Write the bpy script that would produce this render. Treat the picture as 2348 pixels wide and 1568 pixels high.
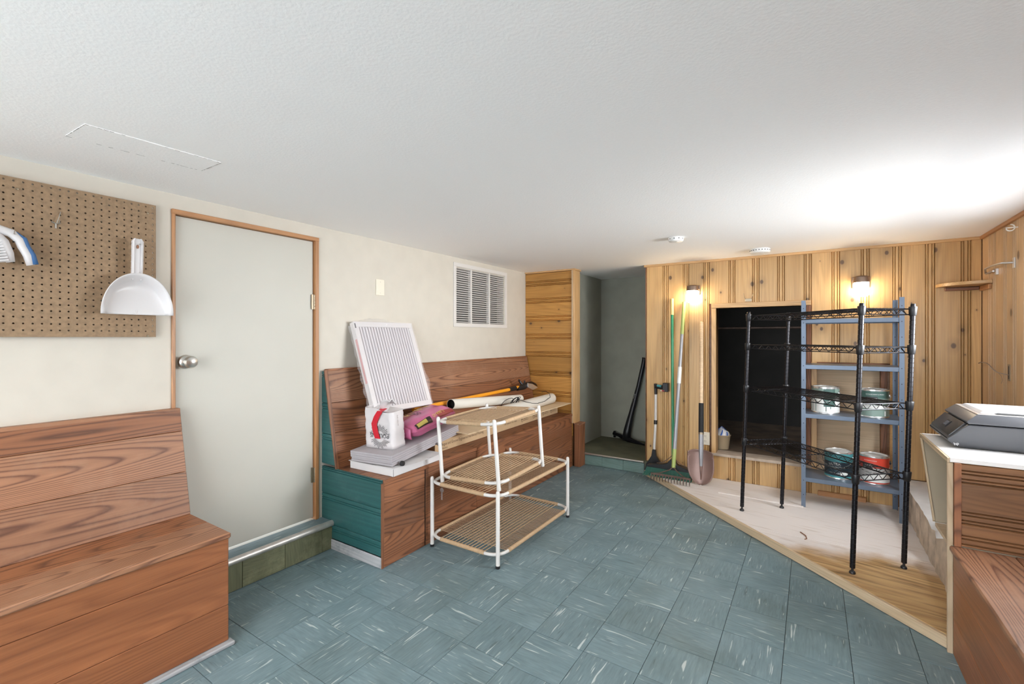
import bpy, bmesh, math, random
from mathutils import Vector, Matrix
R = math.radians
random.seed(7)
S = bpy.context.scene
COL = S.collection
for o in list(bpy.data.objects):
    bpy.data.objects.remove(o)

# ------------------------------------------------------------------ camera, world, windows' daylight, added fill, exposure
cam_d = bpy.data.cameras.new('camera'); cam = bpy.data.objects.new('camera', cam_d); COL.objects.link(cam)
cam.location = (0, 0, 1.284); cam.rotation_euler = (R(90), 0, R(33.2))
cam_d.sensor_width = 36; cam_d.lens = 36 * 1050 / 2348; cam_d.shift_y = -11 / 2348
cam_d.clip_start = 0.05
S.camera = cam
W = bpy.data.worlds.new('world'); S.world = W; W.use_nodes = True
W.node_tree.nodes['Background'].inputs[0].default_value = (.86, .93, 1, 1)
W.node_tree.nodes['Background'].inputs[1].default_value = 1.0
S.view_settings.view_transform = 'Standard'; S.view_settings.look = 'None'
S.view_settings.gamma = 1; S.view_settings.use_curve_mapping = False
S.view_settings.exposure = 2.78
try:
    S.cycles.max_bounces = 12; S.cycles.diffuse_bounces = 8; S.cycles.glossy_bounces = 4
    S.cycles.transparent_max_bounces = 12; S.cycles.sample_clamp_indirect = 6
    S.cycles.caustics_reflective = False; S.cycles.caustics_refractive = False
except Exception:
    pass
def area(name, loc, rot, sx, sy, power, col):
    d = bpy.data.lights.new(name, 'AREA'); d.shape = 'RECTANGLE'; d.size = sx; d.size_y = sy
    d.energy = power; d.color = col
    o = bpy.data.objects.new(name, d); COL.objects.link(o); o.location = loc; o.rotation_euler = rot
    return o
# daylight standing in the two window openings (right wall above the counter, rear wall behind the viewer), plus an added side fill
area('daylight_side_window', (1.50, 3.0, 1.80), (R(68), 0, R(90)), 1.7, 1.0, 15, (.95, .98, 1))
area('side_wall_fill', (2.5, 3.1, 1.40), (R(90), 0, R(90)), 1.9, .75, 24, (.96, .985, 1))  # added fill through the side opening to brighten the left wall
area('daylight_rear_window', (-.30, -3.6, 1.42), (R(90), 0, R(180)), .95, .9, 430, (.94, .975, 1))
# made-up fill lamp outside the rear opening, aimed up to brighten the ceiling
area('rear_ceiling_fill', (-.6, -3.5, .04), (R(145), 0, R(180)), 2.6, 1.8, 900, (.97, .985, 1))

# ------------------------------------------------------------------ materials
def new_mat(name):
    m = bpy.data.materials.new(name); m.use_nodes = True
    return m, m.node_tree.nodes, m.node_tree.links, m.node_tree.nodes['Principled BSDF']
def plain(name, col, rough=.5, metal=0, var=.0, bump=0, scale=30, spec=.5):
    m, N, L, b = new_mat(name)
    b.inputs['Roughness'].default_value = rough; b.inputs['Metallic'].default_value = metal
    b.inputs['Specular IOR Level'].default_value = spec
    b.inputs['Base Color'].default_value = (*col, 1)
    if var or bump:
        tc = N.new('ShaderNodeTexCoord'); n = N.new('ShaderNodeTexNoise'); n.inputs['Scale'].default_value = scale
        n.inputs['Detail'].default_value = 4
        L.new(tc.outputs['Object'], n.inputs['Vector'])
        if var:
            r = N.new('ShaderNodeValToRGB')
            r.color_ramp.elements[0].position = .3; r.color_ramp.elements[1].position = .7
            r.color_ramp.elements[0].color = (*[c * (1 - var) for c in col], 1)
            r.color_ramp.elements[1].color = (*[min(1, c * (1 + var * .6)) for c in col], 1)
            L.new(n.outputs['Fac'], r.inputs['Fac']); L.new(r.outputs['Color'], b.inputs['Base Color'])
        if bump:
            bp = N.new('ShaderNodeBump'); bp.inputs['Strength'].default_value = bump; bp.inputs['Distance'].default_value = .004
            L.new(n.outputs['Fac'], bp.inputs['Height']); L.new(bp.outputs['Normal'], b.inputs['Normal'])
    return m
def rcoord(N, L, scale):
    """object coordinates, shifted by a per-object random amount, scaled"""
    tc = N.new('ShaderNodeTexCoord'); oi = N.new('ShaderNodeObjectInfo')
    mul = N.new('ShaderNodeMath'); mul.operation = 'MULTIPLY'; mul.inputs[1].default_value = 37.0
    L.new(oi.outputs['Random'], mul.inputs[0])
    add = N.new('ShaderNodeVectorMath'); add.operation = 'ADD'
    L.new(tc.outputs['Object'], add.inputs[0]); L.new(mul.outputs[0], add.inputs[1])
    mp = N.new('ShaderNodeMapping'); mp.inputs['Scale'].default_value = scale
    L.new(add.outputs[0], mp.inputs['Vector'])
    return mp.outputs[0], oi.outputs['Random'], add.outputs[0]
def mix(N, L, a, b, fac, mode='MIX'):
    x = N.new('ShaderNodeMix'); x.data_type = 'RGBA'; x.blend_type = mode
    for sock, v in ((x.inputs[6], a), (x.inputs[7], b)):
        if isinstance(v, tuple): sock.default_value = (*v, 1)
        else: L.new(v, sock)
    if isinstance(fac, float): x.inputs[0].default_value = fac
    else: L.new(fac, x.inputs[0])
    return x.outputs[2]
def ramp(N, L, src, stops):
    r = N.new('ShaderNodeValToRGB'); e = r.color_ramp.elements
    while len(e) < len(stops): e.new(.5)
    for k, (p, c) in enumerate(stops):
        e[k].position = p; e[k].color = (*c, 1) if isinstance(c, tuple) else (c, c, c, 1)
    L.new(src, r.inputs['Fac']); return r.outputs['Color']
def wood(name, light, dark, rough=.5, ring=16, stretch=.12, knots=0, contrast=1, tint=.18, wear=0, wearcol=(.55, .45, .38)):
    """grain runs along local X"""
    m, N, L, b = new_mat(name)
    v, rnd, raw = rcoord(N, L, (stretch, 1, 1))
    nz = N.new('ShaderNodeTexNoise'); nz.inputs['Scale'].default_value = 4; nz.inputs['Detail'].default_value = 2
    L.new(v, nz.inputs['Vector'])
    v2, _, _ = rcoord(N, L, (stretch*1.5, 1.6, 1.6))
    cn = N.new('ShaderNodeTexNoise'); cn.inputs['Scale'].default_value = 2.6; cn.inputs['Detail'].default_value = 1.6; cn.inputs['Roughness'].default_value = .4
    L.new(v2, cn.inputs['Vector'])
    km = N.new('ShaderNodeMath'); km.operation = 'MULTIPLY'; km.inputs[1].default_value = ring * 2.2; L.new(cn.outputs['Fac'], km.inputs[0])
    wv = N.new('ShaderNodeMath'); wv.operation = 'FRACT'; L.new(km.outputs[0], wv.inputs[0])
    fv, _, _ = rcoord(N, L, (3, 130, 130))
    fn = N.new('ShaderNodeTexNoise'); fn.inputs['Scale'].default_value = 1; fn.inputs['Detail'].default_value = 3
    L.new(fv, fn.inputs['Vector'])
    mid = tuple(l * .55 + d * .45 for l, d in zip(light, dark))
    c = ramp(N, L, wv.outputs[0], [(.0, tuple(l * .8 + d * .2 for l, d in zip(light, dark))), (.25, light), (.6, tuple(l * .8 + d * .2 for l, d in zip(light, dark))), (.86, dark if contrast >= 1 else mid), (1, tuple(l * .75 + d * .25 for l, d in zip(light, dark)))])
    big = ramp(N, L, nz.outputs['Fac'], [(.3, .78), (.7, 1.12)])
    c = mix(N, L, c, big, .7, 'MULTIPLY')
    fine = ramp(N, L, fn.outputs['Fac'], [(.3, .80), (.65, 1.04)])
    c = mix(N, L, c, fine, .8, 'MULTIPLY')
    rt = ramp(N, L, rnd, [(0, 1 - tint), (1, 1 + tint)])
    c = mix(N, L, c, rt, 1.0, 'MULTIPLY')
    if knots:
        kv, _, _ = rcoord(N, L, (3.6, 5.0, 1))
        vo = N.new('ShaderNodeTexVoronoi'); vo.voronoi_dimensions = '2D'; vo.inputs['Scale'].default_value = knots
        L.new(kv, vo.inputs['Vector'])
        sc_ = N.new('ShaderNodeSeparateColor'); L.new(vo.outputs['Color'], sc_.inputs[0])
        sz = N.new('ShaderNodeMath'); sz.operation = 'MULTIPLY_ADD'; sz.inputs[1].default_value = 1.3; sz.inputs[2].default_value = .18; L.new(sc_.outputs[0], sz.inputs[0])
        dv = N.new('ShaderNodeMath'); dv.operation = 'DIVIDE'; L.new(vo.outputs['Distance'], dv.inputs[0]); L.new(sz.outputs[0], dv.inputs[1])
        k = ramp(N, L, dv.outputs[0], [(.0, .9), (.032, .85), (.05, 0.22), (.16, 0)])
        c = mix(N, L, c, (.07, .035, .02), k)
    if wear:
        wn = N.new('ShaderNodeTexNoise'); wn.inputs['Scale'].default_value = 5; wn.inputs['Detail'].default_value = 7
        wn.inputs['Roughness'].default_value = .7
        L.new(raw, wn.inputs['Vector'])
        k = ramp(N, L, wn.outputs['Fac'], [(.5, 0), (.78, wear)])
        c = mix(N, L, c, wearcol, k)
    L.new(c, b.inputs['Base Color']); b.inputs['Roughness'].default_value = rough
    bp = N.new('ShaderNodeBump'); bp.inputs['Strength'].default_value = .12; bp.inputs['Distance'].default_value = .002
    L.new(fn.outputs['Fac'], bp.inputs['Height']); L.new(bp.outputs['Normal'], b.inputs['Normal'])
    return m
M = {}
M['bench'] = wood('bench_redwood', (.385, .185, .098), (.15, .06, .033), .5, 20, .10, 0, 1, .16, .4, (.40, .25, .165))
M['bench_dark'] = wood('bench_brown_wood', (.295, .118, .052), (.12, .045, .021), .5, 20, .10, 0, 1, .18, .35, (.25, .15, .105))
M['bench_orange'] = wood('bench_orange_wood', (.345, .128, .050), (.17, .055, .022), .42, 20, .10, 0, .8, .10)
M['pine'] = wood('knotty_pine', (.585, .365, .158), (.435, .25, .095), .36, 9, .10, .85, .6, .15)
M['pine_h'] = wood('amber_pine', (.56, .28, .07), (.37, .165, .038), .36, 9, .10, .85, .6, .15)
M['pine_r'] = wood('pale_pine', (.58, .385, .215), (.46, .28, .14), .4, 9, .10, .5, .6, .10)
M['pine_dark'] = wood('brown_pine', (.25, .12, .052), (.13, .058, .026), .42, 10, .10, .6, .8, .12)
M['trim'] = wood('red_trim_wood', (.50, .24, .095), (.31, .13, .05), .4, 14, .1, 0, .8, .08)
M['trim_pine'] = wood('light_trim_wood', (.66, .41, .19), (.47, .26, .10), .4, 14, .1, 0, .7, .06)
M['teal'] = wood('teal_painted_wood', (.024, .105, .103), (.015, .072, .076), .42, 9, .1, 0, .6, .10, .40, (.085, .18, .18))
M['peel'] = wood('peeling_white_paint', (.50, .50, .51), (.30, .32, .33), .7, 9, .1, 0, .8, .1, .9, (.05, .09, .095))
M['handle'] = wood('tool_handle_wood', (.74, .53, .33), (.60, .40, .22), .4, 12, .1, 0, .7, .05)
M['edge_ply'] = wood('plywood_edge', (.66, .51, .34), (.44, .30, .17), .6, 20, .1, .4, .8, .05)
M['ply'] = wood('beige_plywood', (.66, .50, .33), (.54, .38, .23), .6, 6, .12, 0, .7, .08)
# platform top: bare plywood with a worn whitewash, plus the counter's shadow as brown colour
def platform_mat():
    m, N, L, b = new_mat('whitewashed_plywood')
    v, rnd, raw = rcoord(N, L, (.14, 1, 1))
    cn = N.new('ShaderNodeTexNoise'); cn.inputs['Scale'].default_value = 3; cn.inputs['Detail'].default_value = 2; L.new(v, cn.inputs['Vector'])
    km = N.new('ShaderNodeMath'); km.operation = 'MULTIPLY'; km.inputs[1].default_value = 22; L.new(cn.outputs['Fac'], km.inputs[0])
    wv = N.new('ShaderNodeMath'); wv.operation = 'FRACT'; L.new(km.outputs[0], wv.inputs[0])
    base = ramp(N, L, wv.outputs[0], [(0, (.50, .315, .145)), (.4, (.56, .36, .165)), (.85, (.40, .235, .10)), (1, (.50, .315, .145))])
    fv, _, _ = rcoord(N, L, (4, 46, 1))
    fn = N.new('ShaderNodeTexNoise'); fn.inputs['Scale'].default_value = 1; fn.inputs['Detail'].default_value = 4
    L.new(fv, fn.inputs['Vector'])
    base = mix(N, L, base, ramp(N, L, fn.outputs['Fac'], [(.34, .55), (.5, 1.05)]), .8, 'MULTIPLY')
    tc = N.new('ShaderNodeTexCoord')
    # counter's window shadow painted in: whitewash fades to brown at the front corner (geometry coordinates of the room)
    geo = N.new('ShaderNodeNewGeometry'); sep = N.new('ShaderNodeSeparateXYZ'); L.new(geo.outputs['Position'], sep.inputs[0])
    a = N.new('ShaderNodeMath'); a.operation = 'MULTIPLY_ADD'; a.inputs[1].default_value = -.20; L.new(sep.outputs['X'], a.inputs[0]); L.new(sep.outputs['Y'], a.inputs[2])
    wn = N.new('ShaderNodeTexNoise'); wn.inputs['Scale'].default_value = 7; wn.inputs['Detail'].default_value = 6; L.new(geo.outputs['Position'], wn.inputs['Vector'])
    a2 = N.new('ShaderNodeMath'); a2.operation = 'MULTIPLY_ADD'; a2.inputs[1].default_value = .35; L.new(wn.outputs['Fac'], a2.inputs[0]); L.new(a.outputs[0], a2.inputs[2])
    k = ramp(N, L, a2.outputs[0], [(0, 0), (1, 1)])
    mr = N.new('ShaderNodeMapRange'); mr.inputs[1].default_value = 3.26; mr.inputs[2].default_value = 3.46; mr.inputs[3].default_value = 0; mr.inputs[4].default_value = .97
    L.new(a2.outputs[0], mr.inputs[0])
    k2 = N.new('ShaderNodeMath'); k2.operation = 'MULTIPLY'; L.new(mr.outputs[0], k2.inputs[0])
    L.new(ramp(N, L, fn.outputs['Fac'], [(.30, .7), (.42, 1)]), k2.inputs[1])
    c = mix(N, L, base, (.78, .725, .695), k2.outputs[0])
    L.new(c, b.inputs['Base Color']); b.inputs['Roughness'].default_value = .7
    return m
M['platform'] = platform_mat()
def tile_mat():
    m, N, L, b = new_mat('marbled_vinyl_tile')
    def streak(sc, lo, hi, seedoff):
        v, rnd, raw = rcoord(N, L, sc)
        ad = N.new('ShaderNodeVectorMath'); ad.operation = 'ADD'; ad.inputs[1].default_value = (seedoff, seedoff * 2, 0); L.new(v, ad.inputs[0])
        n = N.new('ShaderNodeTexNoise'); n.inputs['Scale'].default_value = 1; n.inputs['Detail'].default_value = 2.5; n.inputs['Distortion'].default_value = .35
        L.new(ad.outputs[0], n.inputs['Vector'])
        return ramp(N, L, n.outputs['Fac'], [(lo, 0.0), (hi, 1.0)]), rnd, raw
    s1, rnd, raw = streak((5.5, 62, 1), .665, .70, 0)
    s2, _, _ = streak((6, 55, 1), .66, .72, 5.3)
    big = N.new('ShaderNodeTexNoise'); big.inputs['Scale'].default_value = 6; big.inputs['Detail'].default_value = 5; L.new(raw, big.inputs['Vector'])
    base = ramp(N, L, big.outputs['Fac'], [(.25, (.145, .213, .236)), (.75, (.196, .275, .30))])
    fv, _, _ = rcoord(N, L, (14, 120, 1)); fn = N.new('ShaderNodeTexNoise'); fn.inputs['Scale'].default_value = 1; L.new(fv, fn.inputs['Vector'])
    base = mix(N, L, base, ramp(N, L, fn.outputs['Fac'], [(.3, .86), (.7, 1.1)]), 1.0, 'MULTIPLY')
    base = mix(N, L, base, ramp(N, L, rnd, [(0, .94), (1, 1.05)]), 1.0, 'MULTIPLY')
    d = N.new('ShaderNodeMath'); d.operation = 'MULTIPLY'; d.inputs[1].default_value = .55; L.new(s2, d.inputs[0])
    base = mix(N, L, base, (.075, .105, .11), d.outputs[0])
    e = N.new('ShaderNodeMath'); e.operation = 'MULTIPLY'; e.inputs[1].default_value = .75; L.new(s1, e.inputs[0])
    base = mix(N, L, base, (.60, .66, .65), e.outputs[0])
    s3, _, _ = streak((9, 130, 1), .66, .71, 2.1)
    e3 = N.new('ShaderNodeMath'); e3.operation = 'MULTIPLY'; e3.inputs[1].default_value = .55; L.new(s3, e3.inputs[0])
    base = mix(N, L, base, (.52, .58, .58), e3.outputs[0])
    gn = N.new('ShaderNodeTexNoise'); gn.inputs['Scale'].default_value = 2.3; gn.inputs['Detail'].default_value = 6
    gp = N.new('ShaderNodeNewGeometry'); L.new(gp.outputs['Position'], gn.inputs['Vector'])
    base = mix(N, L, base, ramp(N, L, gn.outputs['Fac'], [(.32, (.80, .78, .74)), (.5, (1, 1, 1))]), .8, 'MULTIPLY')
    L.new(base, b.inputs['Base Color']); b.inputs['Roughness'].default_value = .46
    b.inputs['Specular IOR Level'].default_value = .35
    return m
M['tile'] = tile_mat()
M['tile_green'] = wood('olive_riser_tile', (.165, .172, .095), (.11, .118, .062), .5, 20, .2, 0, .8, .12, .7, (.36, .37, .22))
M['tile_teal'] = wood('teal_riser_tile', (.17, .26, .235), (.11, .18, .165), .5, 14, .2, 0, .7, .1, .3, (.3, .38, .36))
M['grout'] = plain('tile_joint', (.045, .055, .055), .8)
M['wall'] = plain('cream_wall_paint', (.60, .56, .485), .6, var=.035, bump=.08, scale=9)
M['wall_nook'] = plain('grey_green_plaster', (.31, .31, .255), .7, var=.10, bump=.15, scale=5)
M['ceil'] = plain('stucco_ceiling_paint', (.94, .935, .92), .8, var=.012, bump=.22, scale=110)
M['door'] = plain('door_paint', (.53, .515, .455), .5, var=.03, scale=3)
M['black'] = plain('black_plastic', (.012, .012, .014), .4)
M['rubber'] = plain('black_rubber', (.01, .01, .011), .7)
M['black_metal'] = plain('black_coated_steel', (.018, .017, .020), .28, .6)
M['chrome'] = plain('brushed_nickel', (.62, .60, .56), .28, 1)
M['alu'] = plain('aluminium', (.72, .72, .73), .35, .9)
M['alu_worn'] = plain('worn_aluminium', (.60, .57, .53), .45, .7, var=.25, scale=14)
M['hinge'] = plain('aged_brass', (.34, .28, .20), .4, .9)
M['white_pl'] = plain('white_plastic', (.64, .62, .62), .35)
M['white_paint'] = plain('white_enamel', (.68, .655, .625), .35)
M['white_card'] = plain('white_cardboard', (.66, .64, .64), .6, var=.03, scale=6)
M['grey_board'] = plain('lilac_grey_board', (.42, .39, .41), .6, var=.06, scale=12)
M['card'] = plain('tan_cardboard', (.58, .41, .24), .7, var=.06, scale=20)
M['card_edge'] = plain('pale_cardboard', (.66, .50, .32), .7, var=.05, scale=20)
M['peg'] = plain('brown_hardboard', (.285, .188, .108), .7, var=.22, bump=.1, scale=60)
M['blue_grip'] = plain('blue_grip', (.05, .14, .32), .5)
M['cord'] = plain('tan_cord', (.50, .34, .20), .7, var=.12, scale=80)
M['cord_dark'] = plain('brown_cord', (.40, .265, .165), .7, var=.12, scale=80)
M['blue_steel'] = plain('slate_blue_steel', (.12, .155, .21), .35, .25, var=.08, scale=8)
M['red'] = plain('red_tape', (.58, .012, .03), .3)
M['bag_white'] = plain('white_paper_bag', (.66, .625, .63), .55, var=.06, bump=.5, scale=14)
M['ink'] = plain('black_ink', (.03, .03, .035), .6)
M['ink_brown'] = plain('brown_ink', (.10, .06, .035), .7)
M['pink'] = plain('pink_bag_plastic', (.52, .13, .26), .3, var=.12, bump=.5, scale=9)
M['bag_red'] = plain('maroon_bag_print', (.27, .045, .05), .3)
M['bag_black'] = plain('black_bag_print', (.03, .02, .02), .3)
M['yellow'] = plain('yellow_print', (.62, .50, .13), .4)
M['orange'] = plain('orange_fibreglass', (.83, .33, .02), .35)
M['pvc'] = plain('white_pvc', (.70, .675, .62), .3)
M['dark_in'] = plain('dark_inside', (.006, .006, .006), .9)
M['green_pl'] = plain('green_tube', (.03, .26, .12), .35)
M['green_br'] = plain('green_bristle', (.02, .13, .09), .5)
M['pale_yel'] = plain('pale_yellow_grip', (.72, .55, .22), .4)
M['lime'] = plain('lime_sleeve', (.40, .48, .15), .4)
M['grey_tube'] = plain('grey_fibreglass', (.34, .34, .36), .3, .2)
M['steel_brown'] = plain('brown_coated_steel', (.25, .155, .13), .38, .35, var=.12, scale=7)
M['rust'] = plain('rusty_steel', (.15, .10, .08), .6, .5, var=.3, scale=25)
M['bronze'] = plain('brown_fixture_metal', (.24, .17, .13), .35, .6)
M['dirt'] = plain('dark_earth', (.17, .12, .085), .95, var=.4, bump=.6, scale=6)
M['crawl'] = plain('crawlspace_shade_concrete', (.022, .020, .018), .95, var=.3, scale=3)  # darkness of the crawl space put into a near-black wall colour
M['sill'] = plain('dusty_sill', (.47, .385, .31), .85, var=.2, bump=.3, scale=14)
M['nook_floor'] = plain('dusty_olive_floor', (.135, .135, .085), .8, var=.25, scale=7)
M['plaster'] = plain('crumbling_plaster', (.56, .46, .36), .9, var=.35, bump=1.0, scale=12)
M['ledge'] = plain('white_painted_ledge', (.70, .69, .68), .7, var=.12, bump=.25, scale=9)
M['lam'] = plain('white_laminate', (.86, .85, .83), .4, var=.03, scale=5)
M['mdf'] = plain('beige_hardboard', (.42, .35, .255), .6, var=.05, scale=6)
M['prn'] = plain('graphite_plastic', (.085, .088, .098), .34)
M['prn_dark'] = plain('dark_graphite_plastic', (.035, .034, .035), .3)
M['prn_lid'] = plain('silver_grey_lid', (.40, .40, .41), .3)
M['screen'] = plain('grey_lcd', (.12, .12, .13), .15)
M['beige_bin'] = plain('beige_bin', (.40, .31, .20), .5)
M['blue'] = plain('blue_print', (.02, .10, .40), .4)
M['can_steel'] = plain('tin_plate', (.74, .74, .73), .25, .8)
M['can_green'] = plain('sage_label', (.22, .30, .26), .4, var=.05, scale=9)
M['can_dark'] = plain('dark_green_label', (.055, .115, .10), .4)
M['can_white'] = plain('white_label', (.78, .78, .75), .4, var=.04, scale=9)
M['can_teal'] = plain('teal_label', (.07, .30, .33), .4)
M['can_navy'] = plain('navy_label', (.016, .035, .05), .35)
M['can_red'] = plain('red_label', (.60, .06, .035), .35)
M['wire'] = plain('grey_wire', (.30, .25, .22), .5)
M['paint_drip'] = plain('cream_plate', (.78, .72, .60), .45)
M['smoke'] = plain('white_detector', (.80, .80, .78), .45)
def glass_mat(name, col, alpha, rough=.12):
    m, N, L, b = new_mat(name)
    b.inputs['Base Color'].default_value = (*col, 1); b.inputs['Roughness'].default_value = rough
    b.inputs['Alpha'].default_value = alpha
    return m
M['film'] = glass_mat('clear_plastic_film', (.88, .84, .86), .2, .12)
m, N, L, b = new_mat('lit_glass_jar')
b.inputs['Base Color'].default_value = (1, .93, .8, 1); b.inputs['Emission Color'].default_value = (1, .84, .60, 1); b.inputs['Emission Strength'].default_value = 6
M['lamp'] = m

# ------------------------------------------------------------------ mesh helpers
class MB:
    def __init__(s): s.v = []; s.f = []; s.m = []; s.mi = 0
    def add(s, vs, fs, T=None):
        o = len(s.v)
        s.v += [tuple(T @ Vector(p)) if T else tuple(p) for p in vs]
        s.f += [tuple(i + o for i in f) for f in fs]; s.m += [s.mi] * len(fs)
        return s
    def box(s, lo, hi, T=None):
        x0, y0, z0 = lo; x1, y1, z1 = hi
        return s.add([(x0,y0,z0),(x1,y0,z0),(x1,y1,z0),(x0,y1,z0),(x0,y0,z1),(x1,y0,z1),(x1,y1,z1),(x0,y1,z1)],
                     [(3,2,1,0),(4,5,6,7),(0,1,5,4),(1,2,6,5),(2,3,7,6),(3,0,4,7)], T)
    def prism(s, poly, z0, z1, T=None):
        n = len(poly)
        return s.add([(x,y,z0) for x,y in poly] + [(x,y,z1) for x,y in poly],
                     [tuple(range(n-1,-1,-1)), tuple(range(n,2*n))] + [(i,(i+1)%n,n+(i+1)%n,n+i) for i in range(n)], T)
    def tube(s, pts, r, n=8, closed=False, caps=True, T=None):
        pts = [Vector(p) for p in pts]; k = len(pts)
        rs = r if isinstance(r, (list, tuple)) else [r] * k
        vs = []; fs = []; up = None
        for i, p in enumerate(pts):
            if closed: t = pts[(i+1)%k] - pts[i-1]
            else: t = pts[min(i+1,k-1)] - pts[max(i-1,0)]
            t.normalize()
            if up is None:
                up = Vector((0,0,1)) if abs(t.z) < .9 else Vector((1,0,0))
            a = up - t * up.dot(t)
            if a.length < 1e-6: a = t.orthogonal()
            a.normalize(); b_ = t.cross(a); up = a
            for j in range(n):
                q = 2 * math.pi * (j + .5) / n
                vs.append(p + (a * math.cos(q) + b_ * math.sin(q)) * rs[i])
        for i in range(k if closed else k-1):
            for j in range(n):
                i2 = (i+1) % k
                fs.append((i*n+j, i*n+(j+1)%n, i2*n+(j+1)%n, i2*n+j))
        if caps and not closed:
            fs.append(tuple(range(n-1,-1,-1))); fs.append(tuple((k-1)*n+j for j in range(n)))
        return s.add(vs, fs, T)
    def lathe(s, prof, n=20, T=None, caps=True):
        vs = []; fs = []
        for r, z in prof:
            for j in range(n):
                q = 2*math.pi*j/n; vs.append((r*math.cos(q), r*math.sin(q), z))
        k = len(prof)
        for i in range(k-1):
            for j in range(n): fs.append((i*n+j, i*n+(j+1)%n, (i+1)*n+(j+1)%n, (i+1)*n+j))
        if caps: fs.append(tuple(range(n-1,-1,-1))); fs.append(tuple((k-1)*n+j for j in range(n)))
        return s.add(vs, fs, T)
    def grid(s, fn, nu, nv, T=None):
        vs = [fn(i/nu, j/nv) for i in range(nu+1) for j in range(nv+1)]
        fs = [(i*(nv+1)+j, (i+1)*(nv+1)+j, (i+1)*(nv+1)+j+1, i*(nv+1)+j+1) for i in range(nu) for j in range(nv)]
        return s.add(vs, fs, T)
    def build(s, name, mats, parent=None, loc=(0,0,0), rot=None, smooth=False, bev=0, seg=1, sub=0, solid=0):
        me = bpy.data.meshes.new(name); me.from_pydata(s.v, [], s.f)
        if not isinstance(mats, (list, tuple)): mats = [mats]
        for k in mats: me.materials.append(M[k] if isinstance(k, str) else k)
        me.polygons.foreach_set('material_index', s.m)
        bm = bmesh.new(); bm.from_mesh(me)
        if not solid: bmesh.ops.recalc_face_normals(bm, faces=bm.faces)
        if bev:
            es = [e for e in bm.edges if len(e.link_faces) == 2 and e.calc_face_angle(0) > .5]
            bmesh.ops.bevel(bm, geom=es, offset=bev, segments=seg, affect='EDGES', profile=.6, clamp_overlap=True)
        bm.to_mesh(me); bm.free()
        o = bpy.data.objects.new(name, me); COL.objects.link(o)
        if smooth:
            me.polygons.foreach_set('use_smooth', [True]*len(me.polygons))
            if smooth != 'all':
                try: me.set_sharp_from_angle(angle=R(40))
                except Exception: pass
        if solid:
            md = o.modifiers.new('thick', 'SOLIDIFY'); md.thickness = solid; md.offset = 0
        if sub:
            md = o.modifiers.new('sub', 'SUBSURF'); md.levels = sub; md.render_levels = sub
        o.parent = parent; o.location = loc
        if rot is not None:
            if isinstance(rot, Matrix): o.rotation_euler = rot.to_euler()
            else: o.rotation_euler = rot
        return o
def tag(o, label=None, cat=None, group=None, kind=None):
    if label: o['label'] = label
    if cat: o['category'] = cat
    if group: o['group'] = group
    if kind: o['kind'] = kind
    return o
def thing(name, label, cat, loc=(0,0,0), rot=(0,0,0), group=None, kind=None):
    o = bpy.data.objects.new(name, None); COL.objects.link(o); o.empty_display_size = .05
    o.location = loc; o.rotation_euler = rot
    return tag(o, label, cat, group, kind)
def ploc(parent): return Vector(parent.location) if parent else Vector((0,0,0))
AX = {'x': Vector((1,0,0)), 'y': Vector((0,1,0)), 'z': Vector((0,0,1))}
def wbox(name, lo, hi, mat, parent=None, grain='x', bev=.002, out=None):
    """box between two world corners; local X runs along the grain, local Y across the width"""
    lo = Vector(lo); hi = Vector(hi); d = hi - lo; c = (lo + hi) / 2
    rest = [a for a in 'xyz' if a != grain]
    dim = dict(zip('xyz', d))
    rest.sort(key=lambda a: -dim[a])
    X = AX[grain]; Y = AX[rest[0]]; Z = X.cross(Y)
    rot = Matrix((X, Y, Z)).transposed()
    l, w, t = dim[grain]/2, dim[rest[0]]/2, dim[rest[1]]/2
    return MB().box((-l,-w,-t), (l,w,t)).build(name, mat, parent, c - ploc(parent), rot, bev=min(bev, t*.5))
def obox(name, c, X, Y, l, w, t, mat, parent=None, bev=.002):
    X = Vector(X).normalized(); Y = Vector(Y); Y = (Y - X*X.dot(Y)).normalized(); Z = X.cross(Y)
    rot = Matrix((X, Y, Z)).transposed()
    return MB().box((-l/2,-w/2,-t/2), (l/2,w/2,t/2)).build(name, mat, parent, Vector(c) - ploc(parent), rot, bev=bev)
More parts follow.
